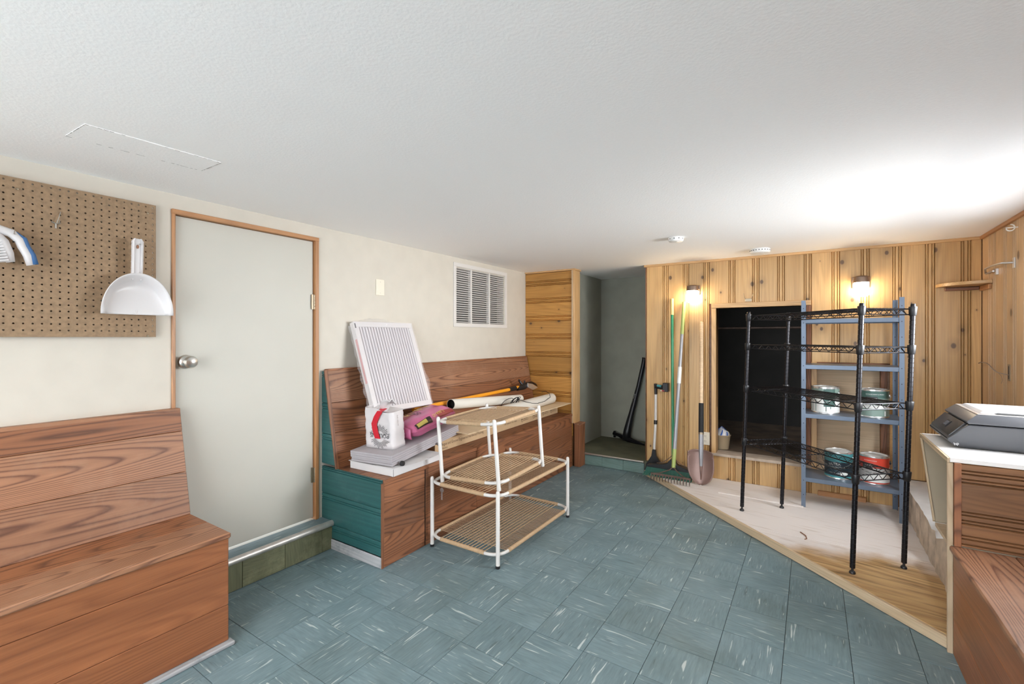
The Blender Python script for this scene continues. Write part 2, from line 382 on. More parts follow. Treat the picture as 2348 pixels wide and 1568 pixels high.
def beaded(name, a, b, w0, w1, face, plane, mat, parent, vertical=True, t=.014, beads=True):
    """tongue-and-groove board with a beaded edge. plane 'back' faces -Y at y=face, 'right' faces -X at x=face.
    vertical: a,b = z range, w0,w1 = horizontal range. else a,b = horizontal range and w0,w1 = z range"""
    W_ = w1 - w0; L_ = b - a
    q = .009
    prof = [(0,-.008),(.004,0)]
    if beads:
        for off in (.047, .034, .013):
            x = W_ - off; prof += [(x-.0036,0),(x,-q),(x+.0036,0)]
    prof += [(W_-.004,0),(W_,-.008)]
    n = len(prof)
    vs = [(-L_/2, y-W_/2, z) for y, z in prof] + [(L_/2, y-W_/2, z) for y, z in prof]
    vs += [(-L_/2,-W_/2,-t),(-L_/2,W_/2,-t),(L_/2,-W_/2,-t),(L_/2,W_/2,-t)]
    fs = [(i, n+i, n+i+1, i+1) for i in range(n-1)]
    A, B, C_, D = 2*n, 2*n+1, 2*n+2, 2*n+3
    fs += [tuple(list(range(n)) + [B, A]), tuple([C_, D] + list(range(2*n-1, n-1, -1))), (0, A, C_, n), (n-1, 2*n-1, D, B)]
    out = {'back': Vector((0,-1,0)), 'right': Vector((-1,0,0)), 'end': Vector((0,-1,0))}[plane]
    horiz = {'back': Vector((1,0,0)), 'right': Vector((0,-1,0)), 'end': Vector((1,0,0))}[plane]
    up = Vector((0,0,1))
    if vertical: Y = horiz; X = Y.cross(out)
    else: Y = -up; X = Y.cross(out)
    rot = Matrix((X, Y, out)).transposed()
    mh = (w0+w1)/2 if vertical else (a+b)/2; mz = (a+b)/2 if vertical else (w0+w1)/2
    c = Vector((mh, face, mz)) if plane != 'right' else Vector((face, mh, mz))
    return MB().add(vs, fs).build(name, mat, parent, c - ploc(parent), rot)
_txt = {}
def text_mesh(txt, size):
    cu = bpy.data.curves.new('lettering', 'FONT'); cu.body = txt; cu.size = size; cu.align_x = 'LEFT'; cu.resolution_u = 2
    o = bpy.data.objects.new('lettering', cu); COL.objects.link(o)
    dg = bpy.context.evaluated_depsgraph_get(); dg.update()
    me = bpy.data.meshes.new_from_object(o.evaluated_get(dg))
    vs = [tuple(v.co) for v in me.vertices]; fs = [tuple(p.vertices) for p in me.polygons]
    bpy.data.objects.remove(o); bpy.data.curves.remove(cu); bpy.data.meshes.remove(me)
    return vs, fs
def lettering(name, txt, size, mat, parent, origin, X, Y, squash=1, warp=None):
    """flat print; X reading direction, Y up, in the parent's space. warp(x,y) overrides"""
    vs, fs = text_mesh(txt, size)
    X = Vector(X); Y = Vector(Y); o = Vector(origin)
    pts = [warp(x*squash, y) if warp else o + X*(x*squash) + Y*y for x, y, z in vs]
    me = bpy.data.meshes.new(name); me.from_pydata([tuple(p) for p in pts], [], fs); me.materials.append(M[mat])
    ob = bpy.data.objects.new(name, me); COL.objects.link(ob); ob.parent = parent
    return ob
def copy_tree(o, parent=None):
    c = o.copy(); COL.objects.link(c); c.parent = parent
    for ch in list(o.children): copy_tree(ch, c)
    return c
def arc(cx, cy, r, a0, a1, n):
    return [(cx + r*math.cos(a0+(a1-a0)*i/n), cy + r*math.sin(a0+(a1-a0)*i/n)) for i in range(n+1)]
def rrect(x0, y0, x1, y1, r, n=5):
    return (arc(x1-r, y1-r, r, 0, math.pi/2, n) + arc(x0+r, y1-r, r, math.pi/2, math.pi, n) +
            arc(x0+r, y0+r, r, math.pi, 1.5*math.pi, n) + arc(x1-r, y0+r, r, 1.5*math.pi, 2*math.pi, n))

# ------------------------------------------------------------------ room shell
H = 1.965; XL = -2.54; XR = .965; YB = 4.33; YR = -2.0
def shell_wall(name, axis, at, thick, span, zs, holes, mat):
    """wall slab cut into rectangles around its openings. axis 'x' = plane x=at, 'y' = plane y=at"""
    us = sorted({span[0], span[1], *[h[0] for h in holes], *[h[1] for h in holes]})
    vs = sorted({zs[0], zs[1], *[h[2] for h in holes], *[h[3] for h in holes]})
    mb = MB()
    for i in range(len(us)-1):
        for j in range(len(vs)-1):
            uc, vc = (us[i]+us[i+1])/2, (vs[j]+vs[j+1])/2
            if any(h[0] < uc < h[1] and h[2] < vc < h[3] for h in holes): continue
            a, b_ = sorted((at, at+thick))
            if axis == 'x': mb.box((a, us[i], vs[j]), (b_, us[i+1], vs[j+1]))
            else: mb.box((us[i], a, vs[j]), (us[i+1], b_, vs[j+1]))
    return tag(mb.build(name, mat), kind='structure')
floor = tag(MB().box((XL-.1, YR-.1, -.12), (XR+.1, 6.2, -.004)).build('floor', 'grout'), kind='structure')
ceiling = tag(MB().box((XL-.1, YR-.1, H), (XR+.15, 5.4, H+.1)).build('ceiling', 'ceil'), kind='structure')
wall_left = shell_wall('wall_left', 'x', XL, -.10, (YR, 4.25), (0, H), [(.945, 1.683, .168, 1.872), (3.0, 3.735, 1.395, 1.88)], 'wall')
wall_rear = shell_wall('wall_rear', 'y', YR, -.10, (XL-.1, XR+.1), (0, H), [(-2.2, .75, .03, 1.92)], 'wall')
wall_right = shell_wall('wall_right', 'x', XR+.016, .10, (YR, YB+.2), (0, H), [(2.33, 3.48, 1.0, 1.72)], 'pine_dark')
wall_back = shell_wall('wall_back', 'y', YB+.016, .09, (-1.312, XR+.1), (0, H), [(-.70, -.035, .27, 1.537), (.03, .467, .14, 1.09)], 'pine_dark')
# floor tiles: nine-inch squares, streaks turned tile by tile
TS = .2286; ox, oy = -.5533, 1.9559
tile_me = None
for i in range(-9, 6):
    for j in range(-18, 11):
        x0, y0 = ox + i*TS, oy + j*TS
        xc, yc = x0 + TS/2, y0 + TS/2
        if xc > .60 or yc > 4.36 or xc < -2.50: continue
        if xc < -2.12 and (yc < .86 or yc > 1.86): continue            # under the built-in benches
        if xc + yc > 3.27 and yc > 2.4: continue                        # under the platform
        if tile_me is None:
            o = MB().box((-TS/2+.001, -TS/2+.001, -.004), (TS/2-.001, TS/2-.001, 0)).build('tile', 'tile', floor, bev=.0006)
            tile_me = o.data
        else:
            o = bpy.data.objects.new('tile', tile_me); COL.objects.link(o); o.parent = floor
        o.location = (xc, yc, random.uniform(-.0006, .0002))
        o.rotation_euler = (random.uniform(-.002,.002), random.uniform(-.002,.002), (0 if (i+j) % 2 == 0 else R(90)) + random.choice((0, math.pi)))
# ceiling hatch outline: a painted-over panel with cracked edges
hp = [(-2.106,.468),(-1.938,.476),(-1.924,.872),(-2.082,.869)]
hatch = MB().prism([(x,y) for x,y in hp], H-.0025, H+.002).build('hatch_panel', 'ceil', ceiling)
mb = MB()
for k in range(4):
    a = Vector((*hp[k], H-.0028)); b2 = Vector((*hp[(k+1)%4], H-.0028)); n = 26
    for s_ in range(n):
        if random.random() < (.45 if k in (1,3) else .12): continue
        p = a.lerp(b2, s_/n); q = a.lerp(b2, (s_+random.uniform(.5,1))/n); w = random.uniform(.0004,.0014)
        d = (q-p).normalized().cross(Vector((0,0,1))) * w
        mb.add([p-d, q-d, q+d, p+d], [(0,1,2,3)])
mb.build('paint_crack', 'ink', ceiling)

# pine boards on the back wall
JX = [-1.312, -1.11, -.929, -.756, -.551, -.369, -.186, -.003, .179, .36, .545, .725, .909, .965]
for k in range(len(JX)-1):
    a, b_ = JX[k], JX[k+1]
    segs = [(.05, 1.945)]
    if 3 <= k <= 6: segs = [(1.578, 1.945), (.05, .268)]
    if 7 <= k <= 9: segs = [(1.09, 1.945), (.05, .14)]
    if k >= 10: segs = [(.262, 1.945)]
    if k == 0: segs = [(.0, 1.945)]
    for z0, z1 in segs:
        beaded('pine_board', z0, z1, a+.0006, b_-.0006, YB, 'back', 'pine', wall_back, beads=(b_-a) > .08)
# right wall boards (narrower beads) up to the window and below it
yj = [4.33, 4.15, 4.06, 3.87, 3.718, 3.56, 3.40, 3.22, 3.04, 2.86, 2.68, 2.50, 2.33]
for k in range(len(yj)-1):
    segs = [(.26, 1.945)] if yj[k+1] > 3.47 else [(.26, 1.0)]
    for z0, z1 in segs:
        beaded('pine_board', z0, z1, yj[k+1]+.0006, yj[k]-.0006, XR, 'right', 'pine_r', wall_right, beads=True)
# crown strips, opening frame, sill
tag(wbox('trim_1', (-1.33, YB-.016, 1.945), (XR, YB+.01, H), 'trim_pine', grain='x'), kind='structure')
tag(wbox('trim_2', (XR-.016, 2.0, 1.943), (XR+.01, YB-.016, H), 'trim', grain='y'), kind='structure')
tag(wbox('trim_3', (-.735, YB-.022, 1.537), (-.004, YB+.10, 1.578), 'trim_pine', grain='x'), kind='structure')
tag(wbox('trim_4', (-.735, YB-.018, .268), (-.700, YB+.10, 1.537), 'trim_pine', grain='z'), kind='structure')
tag(wbox('trim_5', (-.036, YB-.012, .268), (-.004, YB+.10, 1.537), 'bench_dark', grain='z'), kind='structure')
tag(wbox('trim_6', (-1.318, YB-.006, 0), (-1.3125, YB+.10, 1.945), 'bench_dark', grain='z'), kind='structure')
sill = tag(wbox('trim_7', (-.745, YB-.028, .252), (.0, YB+.13, .275), 'sill', grain='x'), kind='structure')
# crawl space beyond the opening
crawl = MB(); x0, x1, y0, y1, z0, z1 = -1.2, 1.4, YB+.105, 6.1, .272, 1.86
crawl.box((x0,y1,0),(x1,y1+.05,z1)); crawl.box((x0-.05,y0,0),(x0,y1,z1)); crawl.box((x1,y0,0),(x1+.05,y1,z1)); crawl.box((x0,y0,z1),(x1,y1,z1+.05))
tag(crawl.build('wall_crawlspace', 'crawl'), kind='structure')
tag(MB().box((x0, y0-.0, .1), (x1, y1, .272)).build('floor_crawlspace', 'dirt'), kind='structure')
pipe = MB().tube([(-1.15, 5.3, 1.38), (1.2, 5.3, 1.38)], .012, 8).build('pipe', 'rust', smooth=True)
tag(pipe, 'thin pipe running across the dark crawl space', 'pipe')
# boarded recess behind the blue shelving
rec = tag(MB().box((.03-.01, YB+.09, .10), (.48, YB+.115, 1.12)).build('wall_recess', 'ply'), kind='structure')
wbox('stud', (-.003, YB-.006, .14), (.034, YB+.09, 1.09), 'trim_pine', rec, 'z')
wbox('stud', (.43, YB+.02, .14), (.467, YB+.09, 1.09), 'bench_dark', rec, 'z')
wbox('cleat', (.04, YB-.03, .05), (.34, YB-.002, .085), 'trim', rec, 'x')
wbox('lintel', (.03, YB+.005, 1.055), (.467, YB+.09, 1.09), 'bench_dark', rec, 'x')
pole_ = tag(MB().tube([(.502, YB-.028, .30), (.502, YB-.028, 1.22)], [.028, .024], 12).build('wooden_pole', 'trim_pine', smooth=True), 'rounded pale wooden pole standing against the pine boards beside the recess', 'pole')

# nook to the left of the pine wall
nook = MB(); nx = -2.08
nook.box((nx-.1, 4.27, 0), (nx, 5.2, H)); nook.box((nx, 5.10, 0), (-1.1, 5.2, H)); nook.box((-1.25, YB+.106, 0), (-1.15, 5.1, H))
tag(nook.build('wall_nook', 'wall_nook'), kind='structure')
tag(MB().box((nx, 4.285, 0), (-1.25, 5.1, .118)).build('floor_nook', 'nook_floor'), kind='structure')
ris = tag(MB().box((nx, 4.281, 0), (-1.312, 4.286, .1)).build('trim_8', 'grout'), kind='structure')
for a, b_ in ((-1.93,-1.735), (-1.733,-1.52), (-1.518,-1.318)):
    wbox('tile', (a, 4.276, .003), (b_, 4.281, .10), 'tile_teal', ris, 'x', .001)
tag(MB().tube([(-1.93, 4.274, .112), (-1.318, 4.274, .112)], .012, 10).build('trim_9', 'chrome', smooth=True), kind='structure')
# partition at the end of the long bench, faced with horizontal boards
YP = 4.14
part = tag(MB().box((XL, YP+.012, 0), (-1.995, 4.262, H)).build('wall_partition', 'pine_dark'), kind='structure')
zj = [.30, .50, .685, .885, 1.085, 1.27, 1.455, 1.64, 1.82, 1.95]
for k in range(len(zj)-1):
    beaded('pine_board', XL+.002, -1.992, zj[k]+.0006, zj[k+1]-.0006, YP, 'end', 'pine_h', part, vertical=False, beads=True)
wbox('corner_trim', (-1.992, YP-.006, .43), (-1.968, 4.268, 1.95), 'trim_pine', part, 'z')
wbox('edge_strip', (-1.997, YP-.010, .43), (-1.983, YP-.005, 1.95), 'ply', part, 'z')
wbox('crown', (XL, YP-.012, 1.95), (-1.958, 4.275, H), 'trim_pine', part, 'x')
bp = thing('base_post', 'short dark brown wooden post at the foot of the partition by the nook', 'post', (-1.945, 4.21, 0))
wbox('block', (-1.976, YP+.01, 0), (-1.915, 4.272, .415), 'bench_dark', bp, 'z')
wbox('cap', (-1.978, YP+.008, .4145), (-1.911, 4.274, .43), 'bench', bp, 'y')

# left wall door, step and frame
door = tag(MB().box((XL-.055, .949, .182), (XL-.014, 1.679, 1.868)).build('door_1', 'door', bev=.002), kind='structure')
k = MB(); T = Matrix.Translation((XL-.014, .996, 1.164)) @ Matrix.Rotation(R(90), 4, 'Y')
k.lathe([(.0,0),(.034,0),(.034,.004),(.028,.012),(.014,.016),(.011,.034),(.016,.042),(.028,.052),(.030,.062),(.024,.072),(.012,.076),(0,.077)], 24, T, caps=False)
k.build('door_knob', 'chrome', door, smooth=True)
for z in (1.499, .444):
    hg = MB().box((XL-.012, 1.663, z-.045), (XL-.004, 1.682, z+.045))
    for q in range(5): hg.tube([(XL-.001, 1.681, z-.045+q*.018), (XL-.001, 1.681, z-.045+q*.018+.0165)], .0055, 8)
    hg.build('hinge', 'hinge', door)
wbox('latch_plate', (XL-.03, .9468, 1.13), (XL-.012, .9488, 1.20), 'hinge', door, 'z', .0005)
fr = tag(MB().box((XL-.09,.932,.20),(XL-.06,1.70,1.89)).build('trim_10', 'dark_in'), kind='structure')
wbox('jamb', (XL-.06, .932, .18), (XL+.010, .9465, 1.892), 'trim', fr, 'z')
wbox('jamb', (XL-.06, 1.681, .17), (XL+.010, 1.704, 1.892), 'trim', fr, 'z')
wbox('head', (XL-.06, .931, 1.870), (XL+.012, 1.704, 1.893), 'trim', fr, 'y')
stp = tag(MB().box((XL-.06, .96, 0), (-2.444, 1.733, .163)).build('trim_11', 'grout'), kind='structure')
wbox('tread', (XL-.012, .962, .163), (-2.44, 1.732, .170), 'tile', stp, 'y', .001)
for a, b_ in ((.962, 1.206), (1.208, 1.433), (1.435, 1.662), (1.664, 1.732)):
    wbox('tile', (-2.444, a, .003), (-2.4395, b_, .153), 'tile_green', stp, 'z' if .1 < a-1.2 < .3 or a < 1 else 'y', .001)
MB().tube([(-2.437, .962, .157), (-2.437, 1.732, .157)], .018, 14).build('metal_nosing', 'alu_worn', stp, smooth=True)

# return-air grille
vy0, vy1, vz0, vz1 = 2.971, 3.779, 1.373, 1.922
vent = thing('air_grille', 'square white metal return air grille high on the cream wall', 'vent', (XL, (vy0+vy1)/2, vz0))
fm = MB(); w = .034
for a in [((XL,vy0,vz0),(XL+.010,vy1,vz0+w)), ((XL,vy0,vz1-w),(XL+.010,vy1,vz1)), ((XL,vy0,vz0+w),(XL+.010,vy0+w,vz1-w)), ((XL,vy1-w,vz0+w),(XL+.010,vy1,vz1-w))]: fm.box(*a)
for v in range(len(fm.v)): fm.v[v] = tuple(Vector(fm.v[v]) - vent.location)
fm.build('frame', 'white_paint', vent, bev=.002)
wbox('duct_back', (XL-.094, vy0+.02, vz0+.02), (XL-.085, vy1-.02, vz1-.02), 'dark_in', vent, 'y')
for s_ in (.305, .645):
    yy = vy0 + (vy1-vy0)*s_; wbox('mullion', (XL-.03, yy-.009, vz0+w), (XL+.003, yy+.009, vz1-w), 'white_paint', vent, 'z', .001)
slat = None; n = 25
for q in range(n):
    z = vz0 + w + (vz1-vz0-2*w)*(q+.5)/n
    if slat is None:
        slat = MB().box((-(vy1-vy0)/2+w, -.0075, -.0008), ((vy1-vy0)/2-w, .0075, .0008)).build('slat', 'white_paint', vent); me = slat.data
    else:
        slat = bpy.data.objects.new('slat', me); COL.objects.link(slat); slat.parent = vent
    slat.location = (-.008, 0, z - vz0); slat.rotation_euler = (R(-38), 0, R(90))
bpl = thing('blank_plate', 'small cream blank cover plate on the wall left of the grille', 'wall plate', (XL, 2.185, 1.577))
MB().box((0,-.037,0),(.006,.037,.112)).build('plate', 'paint_drip', bpl, bev=.002)
for z in (.018, .094): MB().lathe([(0,0),(.003,0),(.003,.001),(0,.0012)], 8, Matrix.Translation((.006,0,z)) @ Matrix.Rotation(R(90),4,'Y'), caps=False).build('screw', 'chrome', bpl)

# pegboard with drilled holes
PX = -2.516; sp = .0256; cols, rows = 33, 23
pb = MB(); ye = .863; ztop = 1.887
def cell(y, z):
    h_ = sp/2; r_ = .0034
    sq = [(y-h_,z-h_),(y,z-h_),(y+h_,z-h_),(y+h_,z),(y+h_,z+h_),(y,z+h_),(y-h_,z+h_),(y-h_,z)]
    oc = [(y + r_*math.cos(R(225+45*i)), z + r_*math.sin(R(225+45*i))) for i in range(8)]
    vs = [(0,a,b_) for a,b_ in sq] + [(0,a,b_) for a,b_ in oc] + [(-.005,a,b_) for a,b_ in oc]
    fs = [(i,(i+1)%8,8+(i+1)%8,8+i) for i in range(8)] + [(8+i,8+(i+1)%8,16+(i+1)%8,16+i) for i in range(8)]
    pb.add(vs, fs)
for i in range(cols):
    for j in range(rows): cell(ye-.013-i*sp, ztop-.013-j*sp)
ya = ye-.013-(cols-.5)*sp; za = ztop-.013-(rows-.5)*sp; yb_ = ye-.013+sp/2; zb_ = ztop-.013+sp/2
for a in [((-.005,yb_-.0002,za-.013),(0,ye,ztop)), ((-.005,ya,zb_-.0002),(0,yb_,ztop)), ((-.005,ya,za-.013),(0,yb_,za))]: pb.box(*a)
zlow = za-.013
peg = thing('pegboard', 'brown perforated hardboard panel on the wall left of the door', 'pegboard', (PX, ye, zlow))
pb.v = [(x, y-ye, z-zlow) for x,y,z in pb.v]
pb.build('perforated_panel', 'peg', peg)
for y, z in ((.425,1.845),(.832,1.845),(.832,1.29)):
    MB().lathe([(0,0),(.005,0),(.004,.002),(0,.003)], 10, Matrix.Translation((0, y-ye, z-zlow)) @ Matrix.Rotation(R(90),4,'Y'), caps=False).build('screw', 'hinge', peg, smooth=True)
wbox('batten', (XL, ye-.05, zlow+.01), (PX-.0055, ye-.012, ztop-.01), 'pine_dark', peg, 'z')
def hook(name, label, y, z, pts, r=.0016):
    t = thing(name, label, 'hook', (PX, y, z))
    MB().tube(pts, r, 6).build('wire', 'chrome', t, smooth=True); return t
hk = hook('peg_hook', 'empty silver wire hook in the pegboard between brush and dustpan', .53, 1.735, [(.001,.014,.05),(.012,.008,.03),(.014,0,.0),(.05,.0,-.004),(.055,0,.008)])
MB().tube([(.003,-.013,.006),(.003,.0,.0),(.003,.013,.004)], .0018, 6).build('cross_bar', 'chrome', hk)
MB().box((.0005,-.0025,-.018),(.003,.0025,.002)).build('stem', 'chrome', hk)
hook('peg_hook', 'silver wire hook holding up the white dustpan', .79, 1.70, [(.001,.006,.012),(.012,.006,.004),(.05,-.006,-.010),(.078,-.012,-.012)])
hook('peg_hook', 'silver wire hook holding the white and blue scrub brush', .425, 1.667, [(.001,.012,.004),(.03,.006,.0),(.07,-.02,-.004),(.078,-.02,.006)])
# dustpan
dp = thing('dustpan', 'white plastic dustpan hanging by its handle on the pegboard', 'dustpan', (PX+.004, .775, 1.382))
def panout(t, sc=1.0):          # half-round outline from left bottom over the top to right bottom
    a = math.pi*(1-t); c_, s_ = math.cos(a), math.sin(a)
    e = 2/2.05
    return (.128*sc*math.copysign(abs(c_)**e, c_), .178*(abs(s_)**e)*(sc if sc < 1 else 1))
def pan(u, v):
    y, z = panout(u, 1 - .26*min(1, v*2.2) - (0 if v <= .4545 else 0))
    if v > .4545:
        f = (v-.4545)/.5455; y0_, z0_ = panout(u, .74); y = y0_*(1-f) ; z = z0_*(1-f)
        return (.016 + .030*(1-min(1, max(0,z)/.13)), y, max(z, .0))
    dep = .078 - .060*(v/.4545)
    low = 1-min(1, z/.10)
    return (max(dep, 0.016) * 1 if z > .10 else dep*(1-low) + low*(.052 if v > .2 else .075), y, z)
MB().grid(pan, 36, 10).build('pan', 'white_pl', dp, smooth='all', solid=.0035)
hd = MB()
prof = [(-.021,.0),(-.021,.014),(-.015,.016),(-.013,.007),(.013,.007),(.015,.016),(.021,.014),(.021,0)]
zs_ = [(.150,.9,.05),(.20,.92,.058),(.28,.92,.062),(.318,.95,.064),(.330,.6,.064)]
vs = []; fs = []
for z, s_, dx in zs_: vs += [(x+dx-.012, y*s_, z) for y, x in prof]
n = len(prof)
for i in range(len(zs_)-1):
    for j in range(n): fs.append((i*n+j, i*n+(j+1)%n, (i+1)*n+(j+1)%n, (i+1)*n+j))
fs += [tuple(range(n)), tuple((len(zs_)-1)*n+j for j in range(n))]
hd.add(vs, fs).build('handle', 'white_pl', dp, smooth=True)
MB().lathe([(0,0),(.0045,0),(.0045,.001),(0,.001)], 12, Matrix.Translation((.060,0,.295)) @ Matrix.Scale(1.9,4,(0,0,1)) @ Matrix.Rotation(R(90),4,'Y'), caps=False).build('hang_hole', 'bench_dark', dp)
# scrub brush
br = thing('scrub_brush', 'white scrub brush with blue grip hanging on the pegboard', 'brush', (PX+.012, .40, 1.545))
mp = [(-.10,.105),(-.06,.128),(-.03,.130),(.0,.122),(.022,.100),(.030,.075),(.044,.045),(.052,.010)]
MB().tube([(.038,y,z) for y,z in mp], [.014,.016,.017,.016,.015,.014,.014,.012], 10).build('handle', 'white_pl', br, smooth='all')
MB().tube([(.040,y+.010,z+.004) for y,z in mp[3:]], [.006,.011,.010,.011,.011], 10).build('grip', 'blue_grip', br, smooth='all')
bk = MB()
bk.grid(lambda u, v: (.018 + .045*v, -.12 + .125*u + .016*math.sin(3*u)*0, .118 - .105*u**1.6), 10, 3)
bl = MB().tube([(.038,-.10,.12),(.038,-.045,.115),(.038,-.022,.085),(.038,-.008,.045),(.038,.0,.015)], [.018,.020,.019,.017,.012], 10).build('brush_back', 'white_pl', br, smooth='all')
bb = MB(); rr = random.Random(3)
for q in range(9):
    for w_ in range(4):
        t = q/8; y = -.024 + .020*t; z = .095 - .075*t
        bb.tube([(.024+w_*.010, y-.004, z), (.024+w_*.010, y-.050, z-.010)], .0042, 5)
tag(bb.build('bristles', 'white_pl', br), kind='stuff')

# ------------------------------------------------------------------ built-in benches
def back_planks(root, y0, y1, xb, zb, xt, zt, cuts, mat, thick=.020, splits=None):
    d = Vector((xt-xb, 0, zt-zb)); Ln = d.length; d.normalize()
    nrm = Vector((0,1,0)).cross(d)
    if nrm.x < 0: nrm = -nrm
    for a, b_, mt in cuts:
        for ya_, yb2 in (splits or [(y0, y1)]):
            c = Vector((xb, (ya_+yb2)/2, zb)) + d*((a+b_)/2*Ln) - nrm*thick/2
            obox('back_plank', c, (0,1,0), d, yb2-ya_, (b_-a)*Ln-.0012, thick, mt, root)
b1 = thing('bench', 'reddish plank bench with reclined back under the pegboard, left of the door', 'bench', (-2.3, .40, 0))
Y0, Y1 = -.45, .955
back_planks(b1, Y0, Y1, -2.395, .47, -2.505, .945, [(0,.40,'bench'),(.40,.785,'bench'),(.785,1,'bench_dark')], 'bench')
wbox('back_cap', (XL+.001, Y0, .932), (-2.502, Y1, .948), 'bench', b1, 'y')
wbox('seat_plank', (-2.40, Y0, .445), (-2.235, Y1, .470), 'bench_dark', b1, 'y')
wbox('seat_plank', (-2.234, Y0, .445), (-2.028, Y1+.004, .470), 'bench', b1, 'y', .006)
for z0, z1 in ((.352,.444),(.166,.351),(.018,.165)): wbox('front_plank', (-2.062, Y0, z0), (-2.042, Y1, z1), 'bench_orange', b1, 'y', .003)
wbox('base_strip', (-2.06, Y0, 0), (-2.018, Y1+.015, .017), 'peel', b1, 'y', .004)
eb = MB().prism([(-2.06,.02),(-2.06,.444),(-2.41,.444),(-2.435,.56),(-2.518,.93),(XL+.002,.93),(XL+.002,.02)], 0, .018)
eb.v = [(x+2.3, Y1-.018+z-.40-.001, y) for x,y,z in eb.v]
eb.build('end_panel', 'bench', b1)

b2 = thing('bench', 'long brown bench with teal painted end, heaped with storage items', 'bench', (-2.2, 2.9, 0))
Y0, Y1 = 1.735, YP-.0135
XF2 = -1.99; sl = .0145
def seat2(y): return .490 + (y-1.73)*sl
xb_, xt_, zt_ = -2.395, -2.512, 1.082
back_planks(b2, Y0+.012, Y1, xb_, .485, xt_, zt_, [(0,.36,'bench_dark'),(.36,.66,'bench_dark'),(.66,1,'bench')], 'bench', splits=None)
wbox('back_cap', (XL+.001, Y0+.012, 1.074), (xt_+.004, Y1, 1.086), 'bench_dark', b2, 'y')
for a, b_, yy0, yy1, mt in ((-2.42,-2.205,Y0+.004,Y1,'bench_dark'), (-2.204,XF2+.006,Y0+.004,2.583,'bench_dark'), (-2.204,XF2+.006,2.585,Y1,'bench_dark')):
    yc = (yy0+yy1)/2
    obox('seat_plank', ((a+b_)/2, yc, seat2(yc)-.011), (0,1,sl), (1,0,0), yy1-yy0, b_-a, .022, mt, b2)
for yy0, yy1 in ((Y0+.004, 2.062), (2.072, 2.583), (2.586, Y1)):
    for z0, z1 in ((.352,None),(.170,.351),(.002,.169)):
        if z1 is None:
            m_ = MB(); za_, zb2 = seat2(yy0)-.023, seat2(yy1)-.023; l = (yy1-yy0)/2; zc = (.352+za_)/2
            vs = [(-l,.352-zc,-.01),(l,.352-zc,-.01),(l,zb2-zc,-.01),(-l,za_-zc,-.01),(-l,.352-zc,.01),(l,.352-zc,.01),(l,zb2-zc,.01),(-l,za_-zc,.01)]
            m_.add(vs, [(3,2,1,0),(4,5,6,7),(0,1,5,4),(1,2,6,5),(2,3,7,6),(3,0,4,7)])
            m_.build('front_plank', 'bench_dark', b2, Vector((XF2-.01,(yy0+yy1)/2,zc))-b2.location, Matrix(((0,0,1),(1,0,0),(0,1,0))), bev=.0015)
        else: wbox('front_plank', (XF2-.02, yy0, z0), (XF2, yy1, z1), 'bench_dark', b2, 'y', .0015)
wbox('divider', (XF2-.018, 2.060, .002), (XF2-.004, 2.074, .47), 'black', b2, 'z', .001)
# teal end boards, cut to the bench profile
def xprof(z): return XF2-.006 if z < .489 else xb_ + (xt_-xb_)*(z-.485)/(zt_-.485) + .0
zt = [.061, .145, .325, .505, .690, .878, 1.075]
for q in range(len(zt)-1):
    z0, z1 = zt[q]+.001, zt[q+1]-.001
    lv = [z0, z0+.003]
    for off in (.034, .022): lv += [z1-off-.003, z1-off, z1-off+.003]
    lv += [z1-.003, z1]
    dp_ = [.004, 0] + [0,.006,0]*2 + [0,.004]
    zs2 = sorted(set(lv))
    vs = []; fs = []
    for z, d_ in zip(lv, dp_):
        xr = xprof(z)
        if z0 < .489 < z1 and z >= .489: xr = xprof(.4895) if z < .4895 else xprof(z)
        if q == 3 or z1 <= .51: xr = XF2-.006 if z1 <= .51 else xprof(z)
        vs += [(XL+.001, Y0-.006+d_, z), (xr, Y0-.006+d_, z)]
    if z1 <= .51 and z1 > .489: vs = [(x, y, min(z, .4885)) for x,y,z in vs]
    n = len(lv)
    fs = [(2*i, 2*i+1, 2*i+3, 2*i+2) for i in range(n-1)]
    vs += [(XL+.001, Y0+.010, vs[0][2]), (vs[1][0], Y0+.010, vs[0][2]), (XL+.001, Y0+.010, vs[2*n-2][2]), (vs[2*n-1][0], Y0+.010, vs[2*n-2][2])]
    b0 = 2*n
    fs += [(b0, b0+2, b0+3, b0+1), (0, b0, b0+1, 1), (2*n-2, 2*n-1, b0+3, b0+2), tuple([1, b0+1, b0+3] + [2*i+1 for i in range(n-1, 0, -1)]), tuple([0] + [2*i for i in range(1, n)] + [b0+2, b0])]
    zc = (z0+z1)/2
    vs = [(x+2.3, (z-zc), -(y-Y0)) for x,y,z in vs]
    MB().add(vs, fs).build('end_board', 'teal', b2, Vector((-2.3, Y0, zc))-b2.location, Matrix(((1,0,0),(0,0,-1),(0,1,0))))
wbox('end_skirting', (-2.44, Y0-.012, 0), (XF2-.004, Y0-.004, .060), 'peel', b2, 'x', .003)
wbox('corner_strip', (XF2-.008, Y0-.010, 0), (XF2+.002, Y0+.006, .47), 'bench_dark', b2, 'z', .001)
wbox('back_end_strip', (xt_-.004, Y0-.008, 1.066), (xt_+.002, Y0+.012, 1.08), 'bench_dark', b2, 'y', .001)
d_ = Vector((xt_-xb_, 0, zt_-.485))
obox('back_end_edge', (Vector((xb_,Y0+.001,.485))+Vector((xt_,Y0+.001,zt_-.004)))/2, d_, (0,1,0), d_.length-.01, .022, .010, 'bench_dark', b2, .001)

